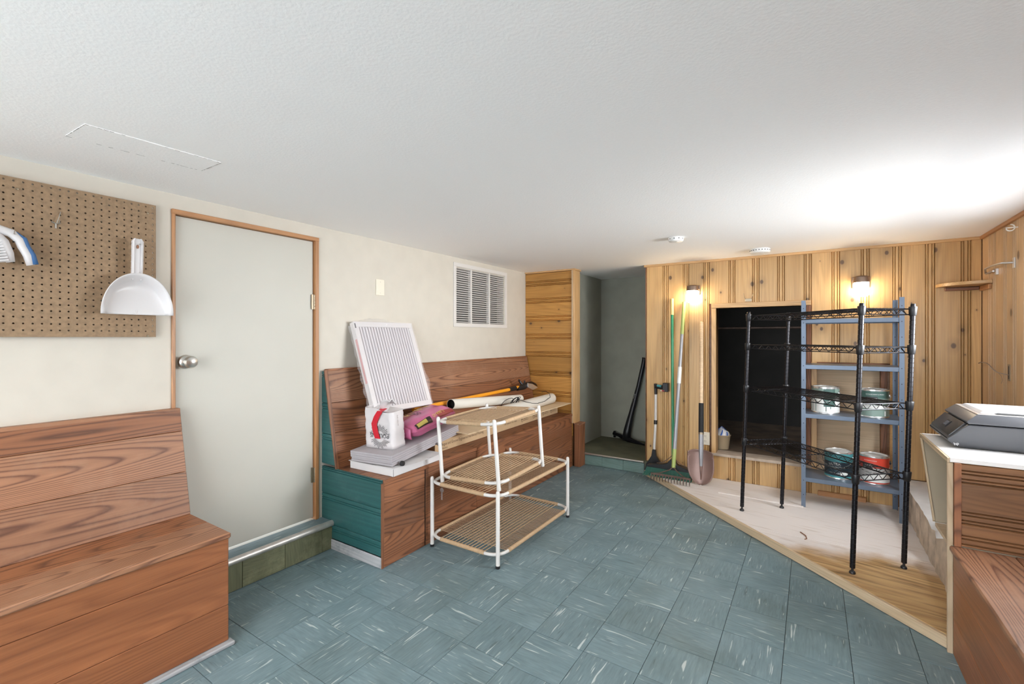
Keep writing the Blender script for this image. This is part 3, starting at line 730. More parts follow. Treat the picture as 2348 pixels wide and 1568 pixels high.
# right-hand bench and the box counter at its end
XB3 = .480; YE = 2.535
b3 = thing('bench', 'orange-brown plank bench in the lower right corner below the counter', 'bench', (.7, 1.2, 0))
wbox('seat_plank', (XB3-.012, -.4, .418), (XB3+.175, YE-.004, .440), 'bench', b3, 'y', .005)
wbox('seat_plank', (XB3+.176, -.4, .418), (XB3+.36, YE-.004, .440), 'bench', b3, 'y', .002)
for z0, z1 in ((.30,.417),(.145,.299),(.0,.144)): wbox('front_plank', (XB3, -.4, z0), (XB3+.02, YE-.004, z1), 'bench_orange', b3, 'y', .0015)
obox('back_plank', (.878, 1.07, .66), (0,1,0), (.11,0,.46), 2.93, .46, .02, 'bench', b3)
ct = thing('counter_box', 'box counter with white laminate top and boarded front at the bench end', 'counter', (.72, 2.8, 0))
YF = 3.10; ZC = .795
wbox('top', (.470, YE-.004, ZC-.018), (XR-.02, YF, ZC), 'lam', ct, 'x', .001)
wbox('top_edge', (.462, YE-.004, ZC-.020), (.4695, YF, ZC-.001), 'edge_ply', ct, 'y', .0008)
wbox('side_edge', (.463, YE-.002, .0), (.480, YE+.012, ZC-.021), 'edge_ply', ct, 'z', .0008)
wbox('front_panel', (.481, YE+.006, .0), (XR-.02, YE+.02, ZC-.019), 'mdf', ct, 'z', .0008)
wbox('stile', (.4815, YE-.012, .441), (.503, YE+.005, ZC-.019), 'bench_dark', ct, 'z', .001)
for z0, z1 in ((.441,.535),(.536,.700),(.701,.775)):
    beaded('pine_board', .504, XR-.022, z0, z1, YE-.006, 'end', 'pine_dark', ct, vertical=False, t=.011)
dsl = Vector((0, .30, .335)); 
obox('sloped_panel', (.715, 2.95, .612), (1,0,0), dsl, .49, dsl.length, .010, 'mdf', ct, .0008)
obox('panel_edge', (.4655, 2.945, .616), dsl, (1,0,0), dsl.length, .007, .012, 'edge_ply', ct, .0005)
wbox('lower_shelf', (.470, YE+.021, .425), (XR-.02, 2.80, .441), 'ply', ct, 'x', .001)

# low crumbling ledge along the right wall
lg = MB(); 
def lz(x, y): return .25 + .006*math.sin(9*y) 
pts_t = []
n = 34
rr = random.Random(5)
for i in range(n+1):
    y = 2.56 + (YB-2.56)*i/n
    e = rr.uniform(-.004,.004) if y > 3.4 else rr.uniform(-.004,.035)
    pts_t.append((.548+max(0,e), y, .252 - (0 if y > 3.4 else rr.uniform(0,.03))))
vs = []; fs = []
for i, (x, y, z) in enumerate(pts_t): vs += [(.548+rr.uniform(-.004,.006), y, .05), (.548+rr.uniform(-.006,.008), y, .05+(z-.05)*.5), (x, y, z), (x+.02, y, .256), (XR+.012, y, .258)]
for i in range(n):
    for j in range(4): fs.append((i*5+j, i*5+j+1, (i+1)*5+j+1, (i+1)*5+j))
lg.add(vs, fs)
lg.m = [0 if (k % 4) < 2 else 1 for k in range(len(lg.f))]
tag(lg.build('wall_ledge', ['plaster', 'ledge'], smooth=True), 'low ledge of crumbling plaster with white painted top', kind='structure')

# ------------------------------------------------------------------ plywood platform
pf = thing('platform', 'low triangular plywood platform, whitewashed and worn, counter shadow painted in, in the back right corner', 'platform', (0, 3.6, 0))
def ply_sheet(poly, z0, z1, name='plywood_sheet', mat='platform', ang=-45.5):
    c = Vector((sum(p[0] for p in poly)/len(poly), sum(p[1] for p in poly)/len(poly), 0))
    rz = Matrix.Rotation(R(ang), 3, 'Z'); inv = rz.inverted()
    loc2 = [inv @ (Vector((*p,0))-c) for p in poly]
    return MB().prism([(p.x,p.y) for p in loc2], z0, z1).build(name, mat, pf, c - Vector((0,3.6,0)), (0,0,R(ang)), bev=.0015)
A = Vector((-1.305, 4.245)); B = Vector((.470, 2.552)); e = (B-A).normalized(); nn = Vector((-e.y, e.x)) 
if nn.y < 0: nn = -nn
i0 = A + nn*.02; i1 = B + nn*.02
def on(t, off): p = A.lerp(B, t) + nn*off; return (p.x, p.y)
# line that splits the two sheets, parallel to the back wall
ys = 3.34
def xedge(y): t = (y - i0.y)/(i1.y-i0.y); return i0.x + (i1.x-i0.x)*t
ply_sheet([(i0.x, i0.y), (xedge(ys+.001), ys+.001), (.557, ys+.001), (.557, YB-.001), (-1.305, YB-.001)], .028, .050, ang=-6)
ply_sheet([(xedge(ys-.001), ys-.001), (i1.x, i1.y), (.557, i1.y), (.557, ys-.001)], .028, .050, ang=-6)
obox('front_board', (*((A+B)/2 + nn*.010), .0255), (e.x,e.y,0), (0,0,1), (B-A).length, .047, .019, 'edge_ply', pf, .002)
obox('joist', (*((A+B)/2 + nn*.30), .014), (e.x,e.y,0), (0,0,1), (B-A).length*.6, .027, .03, 'pine_dark', pf)
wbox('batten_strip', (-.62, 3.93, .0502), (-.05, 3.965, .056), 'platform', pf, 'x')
scr = MB().tube([(-.06,3.42,.053),(-.03,3.37,.054),(-.025,3.33,.052),(-.035,3.315,.052)], .003, 5).build('wood_splinter', 'bench_dark'); tag(scr, 'small dark curled splinter lying on the whitewashed platform', 'splinter')

# ------------------------------------------------------------------ things on the long bench
wb = thing('flat_box', 'flat white cardboard box on the bench beneath the grey boards', 'box', (-2.17, 1.99, seat2(1.99)+.0), (R(.8),0,R(2)))
MB().box((-.182,-.195,.0005),(.182,.205,.044)).build('tray', 'white_card', wb, bev=.002)
lid = MB().prism([(-.19,-.20),(.186,-.198),(.186,.21),(-.19,.21)], .0445, .047).build('lid', 'white_card', wb)
fl = MB().prism([(.05,-.197),(.188,-.197),(.22,-.05),(.216,.12),(.20,.212),(.06,.21)], .0475, .0492).build('flap', 'white_card', wb)
wbox('corner_slot', Vector((.183,-.197,.001))+wb.location, Vector((.1845,-.1955,.046))+wb.location, 'ink', wb, 'z', .0002)

gs = thing('board_stack', 'stack of lilac-grey boards lying across the white box and cardboard carton', 'boards', (-2.205, 2.14, .5725), (R(4.3), 0, R(8)))
for q in range(5):
    o_ = random.uniform(-.006,.006)
    MB().box((-.155+o_,-.36+o_,.0125*q),(.155+o_*.5,.36+o_,.0125*q+.0118)).build('board', 'grey_board', gs, bev=.001)
for y, z in ((-.30,.004),(.085,.004)):
    p_ = MB().tube([(.15,y,z),(.175,y,z)], .006, 8).build('stem', 'chrome', gs, smooth=True)
    MB().lathe([(0,0),(.013,.001),(.015,.006),(.015,.018),(.012,.022),(0,.023)], 14, Matrix.Translation((.172,y,z)) @ Matrix.Rotation(R(90),4,'Y'), caps=False).build('knob', 'rubber', gs, smooth=True)

# flooring carton with printed side
fb = thing('flooring_carton', 'long printed cardboard carton of wood flooring on the bench seat', 'carton', (-2.225, 3.20, seat2(3.20)+.001), (R(.83),0,R(.3)))
MB().box((-.095,-.90,0),(.095,.90,.078)).build('carton', 'card', fb, bev=.002)
MB().box((-.093,-.90,.0785),(.092,.90,.084)).build('top_flap', 'card_edge', fb, bev=.001)
lettering('lettering', 'Tongue and Groove Engineered Hardwood Flooring', .030, 'ink_brown', fb, (.0957,-.85,.036), (0,1,0), (0,0,1), .78)
lettering('lettering', '(Pre-finished)', .018, 'ink_brown', fb, (.0957,-.86,.012), (0,1,0), (0,0,1), .9)
lettering('lettering', '3/8" thick x 7 1/2" wide', .022, 'ink_brown', fb, (.0957,-.06,.042), (0,1,0), (0,0,1), .9)
for q, y in enumerate((.22,.42,.60,.76)):
    ic = MB(); ic.tube([(.0958, y+.014*math.cos(t*.5236), .038+.016*math.sin(t*.5236)) for t in range(6,13)], .0012, 4); ic.tube([(.0958,y-.014,.038),(.0958,y-.014,.052)], .0012, 4); ic.tube([(.0958,y+.014,.038),(.0958,y+.014,.052)], .0012, 4)
    ic.box((.0955,y-.004,.040),(.0962,y+.004,.052)); ic.build('printed_icon', 'ink_brown', fb)
    for l, (zz, tx) in enumerate(((.044,'Float it down'),(.030,'Engineered core'))): lettering('lettering', tx, .013, 'ink_brown', fb, (.0957,y+.028,zz), (0,1,0), (0,0,1), .9)
ib = MB().box((.0955,.855,.050),(.0962,.868,.068)).build('printed_mark', 'ink', fb)
cb = thing('cardboard_sheet', 'flat brown cardboard sheet lying on top of the printed carton', 'cardboard', (-2.18, 3.30, seat2(3.30)+.1045), (R(.6),0,R(.4)))
MB().box((-.185,-.815,0),(.190,.815,.008)).build('sheet', 'card_edge', cb, bev=.001)
MB().box((-.09,-.78,-.0195),(.06,.78,-.0005)).build('underlay', 'card', cb, bev=.001)

# tubes, pole saw
t1 = thing('pvc_tube', 'longer white tube with open black end lying behind, toward the bench back', 'tube', (-2.245, 2.60, .700))
def pipe_obj(root, p0, p1, r, ri, n=24):
    p0, p1 = Vector(p0), Vector(p1); d = (p1-p0); Ln = d.length
    rot = d.to_track_quat('Z','Y').to_matrix().to_4x4(); T = Matrix.Translation(p0) @ rot
    MB().lathe([(ri,0),(r,0),(r,Ln),(ri,Ln),(ri,Ln*.999)], n, T, caps=False).build('wall', 'pvc', root, smooth=True)
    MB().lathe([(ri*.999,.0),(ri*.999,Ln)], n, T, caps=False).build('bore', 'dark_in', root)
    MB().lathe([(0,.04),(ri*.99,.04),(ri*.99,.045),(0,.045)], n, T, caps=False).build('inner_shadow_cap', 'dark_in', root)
    MB().lathe([(0,Ln-.002),(ri*.99,Ln-.002),(ri*.99,Ln-.001),(0,Ln-.001)], n, T, caps=False).build('end_cap', 'pvc', root)
pipe_obj(t1, (0,0,.085), (-.015,.99,.014), .0385, .0355)
t2 = thing('pvc_tube', 'shorter thicker white tube in front on the cardboard sheet', 'tube', (-2.125, 3.12, .641))
pipe_obj(t2, (0,0,.031), (-.025,.88,.041), .049, .045)
cd = thing('cord', 'tangled thin black cord draped over the white tubes', 'cord', (-2.2, 3.3, .74))
rr = random.Random(11)
def loop(c, a, b_, n=18, j=.004, t=.0028):
    return [(c[0]+a[0]*math.cos(2*math.pi*i/n)+b_[0]*math.sin(2*math.pi*i/n)+rr.uniform(-j,j), c[1]+a[1]*math.cos(2*math.pi*i/n)+b_[1]*math.sin(2*math.pi*i/n)+rr.uniform(-j,j), c[2]+a[2]*math.cos(2*math.pi*i/n)+b_[2]*math.sin(2*math.pi*i/n)+rr.uniform(-j,j)) for i in range(n+1)]
cm = MB()
for q in range(5): cm.tube(loop((.07,rr.uniform(-.02,.02),-.005), (rr.uniform(.005,.03),rr.uniform(-.015,.02),.035), (.01,rr.uniform(.02,.045),rr.uniform(-.01,.02)), j=.002), .0026, 5)
cm.tube(loop((.06,-.10,-.005), (.0,.09,.01), (.012,.0,.032), 20, .002), .0026, 5)
cm.tube([(.08,.03,.01),(.10,.12,-.02),(.11,.22,-.045),(.112,.33,-.06)], .0026, 5)
cm.tube([(.11,.33,-.058),(.112,.45,-.055),(.11,.56,-.03),(.09,.585,.0),(.05,.58,.022),(.01,.575,.012)], .0026, 5)
cm.build('strand', 'rubber', cd, smooth='all')
ps = thing('pruning_pole', 'orange pole pruner with black cutting head along the bench back', 'pruner', (-2.33, 2.45, .79))
MB().tube([(0,-.15,-.01),(0,1.10,.012)], .0155, 12).build('pole', 'orange', ps, smooth=True)
MB().tube([(0,1.06,.011),(0,1.17,.014)], .0205, 12).build('sleeve', 'black', ps, smooth=True)
MB().tube([(0,1.168,.016),(.0,1.21,.022),(.0,1.24,.018),(0,1.25,.0)], .013, 10).build('loop', 'orange', ps, smooth=True)
hd = MB(); hd.tube([(0,1.20,.006),(.004,1.32,.02),(.008,1.40,.03)], [.020,.030,.020], 10); hd.tube([(.0,1.30,.03),(-.02,1.27,.075),(-.01,1.245,.088)], [.012,.011,.006], 8); hd.tube([(.0,1.31,.03),(.0,1.34,.07)], .008, 8)
hd.build('cutter_head', 'black', ps, smooth=True)
MB().prism([(0,0.012),(.09,-.005),(.19,-.05),(.09,-.062),(.0,-.03)], -.006, .006, Matrix.Translation((.036,1.33,.040)) @ Matrix(((0,0,1,0),(1,0,0,0),(0,1,0,0),(0,0,0,1)))).build('plate', 'alu', ps, bev=.001)
MB().tube([(.0,1.36,.045),(.0,1.46,.045),(-.01,1.56,.018),(-.012,1.60,-.004)], [.009,.012,.010,.003], 6).build('blade', 'black_metal', ps, smooth=True)

# furnace filter in plastic wrap, leaning on the wall
fz = thing('furnace_filter', 'large white pleated furnace filter in clear plastic leaning on the bench back', 'filter', (-2.275, 2.178, .806))
up = Vector((-.215, 0, .58)); fl_ = up.length; up.normalize(); side = Vector((0,1,0)); nrm = side.cross(up) 
if nrm.x < 0: nrm = -nrm
def FP(a, b_, c_=0): return side*a + up*b_ + nrm*c_     # across, up, out
FT = Matrix((( side.x, up.x, nrm.x, 0),( side.y, up.y, nrm.y, 0),( side.z, up.z, nrm.z, 0),(0,0,0,1)))
fw = .256
mb = MB()
for a in [((-fw,0,-.038),(fw,.035,.0)), ((-fw,fl_-.035,-.038),(fw,fl_,.0)), ((-fw,.035,-.038),(-fw+.035,fl_-.035,.0)), ((fw-.035,.035,-.038),(fw,fl_-.035,.0))]: mb.box(*a, T=FT)
mb.build('frame', 'white_card', fz, bev=.001)
np_ = 19; vs = []; fs = []; pit = (2*fw-.072)/np_
for q in range(np_):
    a = -fw+.036 + pit*q
    for da, d_ in ((0,-.026),(.26,-.026),(.42,-.003),(.84,-.003)): vs += [FP(a+pit*da,.036,d_), FP(a+pit*da,fl_-.036,d_)]
vs += [FP(fw-.036,.036,-.026), FP(fw-.036,fl_-.036,-.026)]
fs = [(2*q,2*q+2,2*q+3,2*q+1) for q in range(len(vs)//2-1)]
MB().add(vs, fs).build('pleats', plain('filter_media', (.66,.64,.66), .8), fz)
wrp = MB(); rr = random.Random(21)
wrp.grid(lambda u, v: tuple(FP(-fw-.006+(2*fw+.012)*u, -.002+(fl_+.006)*v, .004+.004*math.sin(9*u+13*v)*math.sin(17*v-5*u)+rr.uniform(-.001,.002))), 26, 34)
wrp.grid(lambda u, v: tuple(FP(-fw-.010-.012*abs(math.sin(21*v))*u, .02+(fl_-.04)*v, .004-.040*u+rr.uniform(-.004,.004))), 4, 30)
wrp.grid(lambda u, v: tuple(FP(fw+.006+.055*u*math.exp(-((v-.28)/.14)**2), .01+(fl_-.02)*v, .002-.024*u)), 3, 30)
wrp.grid(lambda u, v: tuple(FP(-fw+.05+(2*fw-.20)*u, fl_+.002+.034*v*math.sin(math.pi*u)**.6+rr.uniform(-.003,.006)*v, -.004-.02*v)), 22, 4)
wrp.build('plastic_wrap', 'film', fz, smooth='all')
MB().box((-fw-.0015,.20,-.021),(-fw-.0005,fl_-.12,-.004), FT).build('edge_label', plain('faded_pink_print', (.62,.32,.32), .5), fz)
MB().prism([(-fw+.004,fl_-.045),(-fw+.013,fl_-.045),(-fw+.013,fl_-.012),(-fw+.004,fl_-.012)], .0003, .0012, FT).build('corner_print', 'ink', fz)

# white paper bag, printed upside down, with red tape
bg = thing('paper_bag', 'white paper bag with red tape and upside-down print on the grey boards', 'bag', (-2.19, 1.93, .620), (R(4),0,R(8)))
def bagf(u, v):
    # u around, v up
    q = 2*math.pi*u; c_, s_ = math.cos(q), math.sin(q)
    e = .32
    hx, hy = .112*(1-.05*v), .068*(1-.06*v)
    x = hx*math.copysign(abs(c_)**e, c_); y = hy*math.copysign(abs(s_)**e, s_)
    w = .004*math.sin(5*q+11*v)*math.sin(3.1*v*math.pi)
    return (x+w, y+w, .225*v + (.018 if x < 0 else -.004)*v*v)
bgm = MB(); bgm.grid(bagf, 64, 10)
o0 = len(bgm.v); bgm.v.append((0,0,.002)); bgm.f += [(i*11, o0, (i+1)*11) for i in range(64)]; bgm.m += [0]*64
bgm.grid(lambda u, v: ((.106-.212*u)*(1-.12*v), .062*(1-2*v) , .222 + .012*u - .012*math.sin(math.pi*v)), 10, 6)
bgm.build('bag', 'bag_white', bg, smooth='all')
def tf(u, v):   # twisted top flap folded over to the right
    z = .215 + .085*math.sin(math.pi*.55*u); x = -.01 + .10*u
    return (x+.02*v, -.058+.075*v*(1-.5*u)+.006*math.sin(9*u+5*v), z + .012*math.sin(7*v+4*u) - .02*v)
MB().grid(tf, 10, 8).build('folded_top', 'bag_white', bg, smooth='all', solid=.004)
FY = -.0705
def onbag(x, z): return (x, FY - .0012 + .004*z, z)
lettering('lettering', 'POLLENS', .036, 'ink', bg, onbag(.088,.092), (-1,0,0), (0,-.004,-1), .98)
ry = MB()
for q in range(44):
    a = 2*math.pi*q/44
    r0, r1 = .034, .062 + .012*((q*7) % 3)/2
    cx, cz = .018, .076
    p0 = (cx+r0*math.cos(a), cz+r0*math.sin(a)); p1 = (cx+r1*math.cos(a)*1.05, cz+r1*math.sin(a))
    if .058 < p1[1] < .094 and abs(p1[0]-cx) > .02: continue
    if p1[0] < -.095: continue
    d = (-math.sin(a)*.0008, math.cos(a)*.0008)
    ry.add([onbag(p0[0]-d[0],p0[1]-d[1]), onbag(p1[0]-d[0]*1.8,p1[1]-d[1]*1.8), onbag(p1[0]+d[0]*1.8,p1[1]+d[1]*1.8), onbag(p0[0]+d[0],p0[1]+d[1])], [(0,1,2,3)])
ry.build('sunburst_print', 'ink', bg)
tp = MB(); 
pth = [(.004,.062),(-.012,.110),(-.018,.150),(.004,.195),(.030,.228)]
vs = []
for x, z in pth: vs += [(x-.021, FY-.0032+.004*z, z), (x+.021, FY-.0032+.004*z, z)]
vs += [(.012,-.03,.240),(.054,-.03,.238)]
tp.add(vs, [(2*i,2*i+1,2*i+3,2*i+2) for i in range(len(vs)//2-1)]).build('red_tape', 'red', bg)
lettering('lettering', 'fresh collected', .012, 'ink_brown', bg, (.1145,-.02,.20), (0,.05,-1), (0,1,.05), .9)

# pink sack
pk = thing('sack', 'plump pink plastic sack with yellow and black print beside the paper bag', 'sack', (-2.195, 2.265, .656), (R(8), 0, R(6)))
pw, pl, ph = .118, .235, .066
def sackp(u, v, top=1):
    a = 2*u-1; b_ = 2*v-1
    e = max(0, 1-abs(a)**3.2)**.42 * max(0, 1-abs(b_)**4.5)**.45
    z = ph + (1 if top > 0 else -.9)*ph*e
    wv_ = .004*math.sin(8*a+3*b_)*math.sin(7*b_)
    return (a*pw*(1-.05*b_*b_), b_*pl*(1-.05*a*a), z + wv_)
sk = MB(); sk.grid(lambda u,v: sackp(u,v,1), 22, 34); sk.grid(lambda u,v: sackp(u,v,-1), 22, 34)
sk.build('sack_body', 'pink', pk, smooth='all')
def patch(name, mat, u0, u1, v0, v1, off=.0015, top=1):
    MB().grid(lambda u,v: tuple(Vector(sackp(u0+(u1-u0)*u, v0+(v1-v0)*v, top)) + Vector((.0015 if u0 > .5 else 0, -.0015 if v1 < .2 else 0, off*top))), 10, 12).build(name, mat, pk, smooth='all')
patch('print_panel', 'bag_red', .02, .50, .03, .35)
patch('print_panel', 'bag_black', .90, .995, .06, .40, .0025)
patch('print_panel', 'bag_red', .90, .995, .55, .95, .0025)
patch('print_panel', 'bag_black', .05, .40, .008, .04, .002)
patch('print_panel', 'yellow', .915, .985, .09, .30, .004)
def sw(u0, v0, du, dv, off=.003):
    def f(x, y): 
        u = u0 + du[0]*x + du[1]*y; v = v0 + dv[0]*x + dv[1]*y
        return Vector(sackp(min(.999,max(0,u)), min(.999,max(0,v)), 1)) + Vector((0,0,off))
    return f
lettering('lettering', 'QUIKRETE', .30, 'yellow', pk, (0,0,0), (1,0,0), (0,1,0), 1, sw(.40,.18,(-.0,-1.0),(.42,0)))
lettering('lettering', '50', .26, 'bag_black', pk, (0,0,0), (1,0,0), (0,1,0), 1, sw(.62,.30,(0,-.8),(.5,0)))
lettering('lettering', 'QUIKRETE', .10, 'yellow', pk, (0,0,0), (1,0,0), (0,1,0), 1, sw(.955,.45,(0,-.9),(.62,0),.0045))
lettering('lettering', '50', .055, 'yellow', pk, (-.085,-pl*.99-.004,.045), (1,0,0), (0,0,1))
# folded sewn end
MB().grid(lambda u, v: (-pw*.82+2*pw*.82*u, -pl-.004-.010*math.sin(math.pi*v)*(1-.3*u), ph-.040+.085*v*(1-.25*abs(2*u-1))), 10, 6).build('sewn_end', 'pink', pk, smooth='all', solid=.004)

# ------------------------------------------------------------------ two stacked rack units
def rack(name, label, loc, lx, ly, htop, levels, rot=(0,0,0), nlong=12, foot='rubber'):
    t = thing(name, label, 'rack', loc, rot, 'white and tan cord rack units')
    for sx in (-1,1):
        for sy in (-1,1):
            x, y = sx*lx/2, sy*ly/2
            lg_ = MB().tube([(x,y,.012),(x,y,htop-.012),(x,y,htop-.003),(x,y,htop)], [.0115,.0115,.009,.004], 12).build('leg', 'white_paint', t, smooth=True)
            MB().lathe([(0,0),(.011,0),(.0125,.003),(.0125,.016),(.0,.016)], 12, Matrix.Translation((x,y,0)), caps=False).build('foot_cap', foot, lg_, smooth=True)
    for z in levels:
        hx, hy, r = lx/2+.012, ly/2+.012, .085
        o_ = MB().tube([(x,y,z) for x,y in rrect(-hx,-hy,hx,hy,r,6)], .0095, 10, closed=True).build('shelf_frame', 'white_paint', t, smooth=True)
        for sx in (-1,1):      # short stubs that pin the shelf to the legs
            for sy in (-1,1):
                k_ = .293*r
                MB().tube([(sx*(hx-k_),sy*(hy-k_),z),(sx*lx/2,sy*ly/2,z)], .0085, 8).build('corner_stub', 'white_paint', o_, smooth=True)
        wr = MB(); q = r*1.12
        for sx in (-1,1): wr.tube([(sx*hx,-hy+q,z),(sx*hx,hy-q,z)], .0122, 10)
        for sy in (-1,1): wr.tube([(-hx+q,sy*hy,z),(hx-q,sy*hy,z)], .0122, 10)
        wr.build('cord_wrap', 'cord', o_, smooth=True)
        w1 = MB(); n_ = int((2*hy-2*q)/.0165)
        for i in range(n_+1):
            y = -hy+q + (2*hy-2*q)*i/n_; w1.tube([(-hx,y,z+.003),(hx,y,z+.003)], .0023, 4, caps=False)
        tag(w1.build('cross_cords', 'cord_dark', o_), kind='stuff')
        w2 = MB()
        for i in range(nlong):
            x = (-.62 + 1.24*i/(nlong-1))*hx; w2.tube([(x,-hy,z+.008),(x,hy,z+.008)], .0022, 4, caps=False)
        tag(w2.build('long_cords', 'cord', o_), kind='stuff')
    return t
rack('rack', 'larger lower white metal rack with tan cord shelves standing on the tiles', (-1.7035, 2.518, 0), .492, .868, .430, [.070, .398], nlong=14)
rack('rack', 'smaller white rack with tan cord shelves stacked on top of the larger one', (-1.675, 2.355, .4215), .42, .50, .40, [.040, .372], rot=(R(2.2), R(-3.2), 0), nlong=12, foot='white_paint')
ky = thing('key_tag', 'small metal key tag hanging from the lower rack corner', 'key', (-1.93, 2.15, .27))
MB().tube([(0,0,.115),(0,0,.075)], .001, 5).build('string', 'wire', ky)
MB().lathe([(0,-.003),(.014,-.002),(.014,.002),(0,.003)], 12, Matrix.Translation((0,0,.06)) @ Matrix.Rotation(R(90),4,'X'), caps=False).build('tag', 'alu', ky)
MB().box((-.005,-.001,0),(.005,.001,.045)).build('key', 'alu', ky)

# ------------------------------------------------------------------ black wire shelving (leans a little)
a1 = R(-47.4)
ws = thing('wire_shelving', 'black four-tier wire shelving unit standing on the whitewashed platform', 'shelving', (-.002, 3.4065, .0502), (0, 0, a1))
LX, LY, HT = .876, .318, 1.412
ca, sa = math.cos(-a1), math.sin(-a1)
kx, ky_ = (.0298*ca - .0195*sa), (.0298*sa + .0195*ca)
def sh(p): x, y, z = p; return (x + kx*z, y + ky_*z, z)
def bsh(mb, name, mat, parent, **k):
    mb.v = [sh(p) for p in mb.v]; return mb.build(name, mat, parent, **k)
for sx in (-1,1):
    for sy in (-1,1):
        x, y = sx*LX/2, sy*LY/2; T = Matrix.Translation((x,y,0))
        prof = [(0,.03),(.0127,.03)]; z = .055
        while z < HT-.03:
            prof += [(.0127,z-.002),(.0112,z-.001),(.0112,z+.001),(.0127,z+.002)]; z += .0254
        prof += [(.0127,HT-.012),(.0127,HT-.01),(.011,HT),(0,HT)]
        p_ = bsh(MB().lathe(prof, 12, T, caps=False), 'post', 'black_metal', ws, smooth=True)
        bsh(MB().lathe([(0,0),(.014,.0),(.015,.005),(.012,.012),(.006,.016),(.006,.03),(0,.03)], 12, T, caps=False), 'levelling_foot', 'black', p_, smooth=True)
for z in (.505, .880, 1.180, 1.385):
    mb = MB(); hx, hy = LX/2-.018, LY/2-.018; rw = .0028
    for dz, r_ in ((0,.0034),(-.030,.0030)):
        ring = [(-hx-.012,-hy,z+dz),(hx+.012,-hy,z+dz)], [(-hx-.012,hy,z+dz),(hx+.012,hy,z+dz)], [(-hx,-hy-.012,z+dz),(-hx,hy+.012,z+dz)], [(hx,-hy-.012,z+dz),(hx,hy+.012,z+dz)]
        for r2 in ring: mb.tube(r2, r_, 6)
    for sy in (-1,1):
        n_ = 26; mb.tube([(-hx+2*hx*i/n_, sy*hy, z-(.0 if i % 2 else .030)) for i in range(n_+1)], .0023, 5)
    for sx in (-1,1):
        n_ = 10; mb.tube([(sx*hx, -hy+2*hy*i/n_, z-(.0 if i % 2 else .030)) for i in range(n_+1)], .0023, 5)
    n_ = 13
    for i in range(n_): y = -hy+2*hy*(i+.5)/n_; mb.tube([(-hx,y,z+.003),(hx,y,z+.003)], .0018, 4, caps=False)
    for s_ in (-.33, .33, 0): mb.tube([(LX*s_,-hy,z-.002),(LX*s_,hy,z-.002)], .0026, 5)
    s1 = bsh(mb, 'wire_shelf', 'black_metal', ws)
    for sx in (-1,1):
        for sy in (-1,1):
            bsh(MB().lathe([(.0132,-.038),(.0165,-.034),(.0195,.008),(.0185,.012),(.0132,.012)], 14, Matrix.Translation((sx*LX/2,sy*LY/2,z)), caps=False), 'collar', 'black', s1, smooth=True)

# ------------------------------------------------------------------ blue steel shelving and paint cans
bs = thing('steel_shelving', 'slate-blue steel shelving against the pine wall behind the black wire unit', 'shelving', (.225, 4.10, .0502))
wx, wy = .575, .30
for sx in (-1,1):
    for sy in (-1,1):
        x, y = sx*wx/2, sy*wy/2
        mb = MB(); mb.box((min(x,x-sx*.026), y-.0012, 0), (max(x,x-sx*.026), y+.0012, 1.50)); mb.box((x-.0012, min(y,y-sy*.026), 0), (x+.0012, max(y,y-sy*.026), 1.50))
        p_ = mb.build('angle_post', 'blue_steel', bs)
        hl = MB()
        for q in range(14): hl.lathe([(0,0),(.003,0),(.003,.0006),(0,.0006)], 8, Matrix.Translation((x-sx*.013, y-.0013 if sy < 0 else y-.0019, .09+q*.104)) @ Matrix.Rotation(R(90),4,'X'), caps=False)
        hl.build('bolt_holes', 'dark_in', p_)
for z in (.215, .678, 1.033, 1.365):
    mb = MB(); e = .003; x0, x1, y0, y1 = -wx/2+e, wx/2-e, -wy/2+e, wy/2-e; d_ = .030
    mb.box((x0,y0,z-.0015),(x1,y1,z)); mb.box((x0,y0,z-d_),(x1,y0+.0015,z-.0015)); mb.box((x0,y1-.0015,z-d_),(x1,y1,z-.0015))
    mb.box((x0,y0,z-d_),(x0+.0015,y1,z-.0015)); mb.box((x1-.0015,y0,z-d_),(x1,y1,z-.0015)); mb.box((x0,y0,z-d_),(x1,y0+.010,z-d_+.0015))
    s1 = mb.build('shelf_pan', 'blue_steel', bs)
    for sx in (-1,1):
        MB().prism([(0,0),(.055,0),(0,.055)], -.001, .001, Matrix.Translation((sx*(wx/2-.004), -wy/2+.004, z+.001)) @ Matrix(((0,0,1,0),(1,0,0,0),(0,1,0,0),(0,0,0,1)))).build('gusset', 'blue_steel', s1)
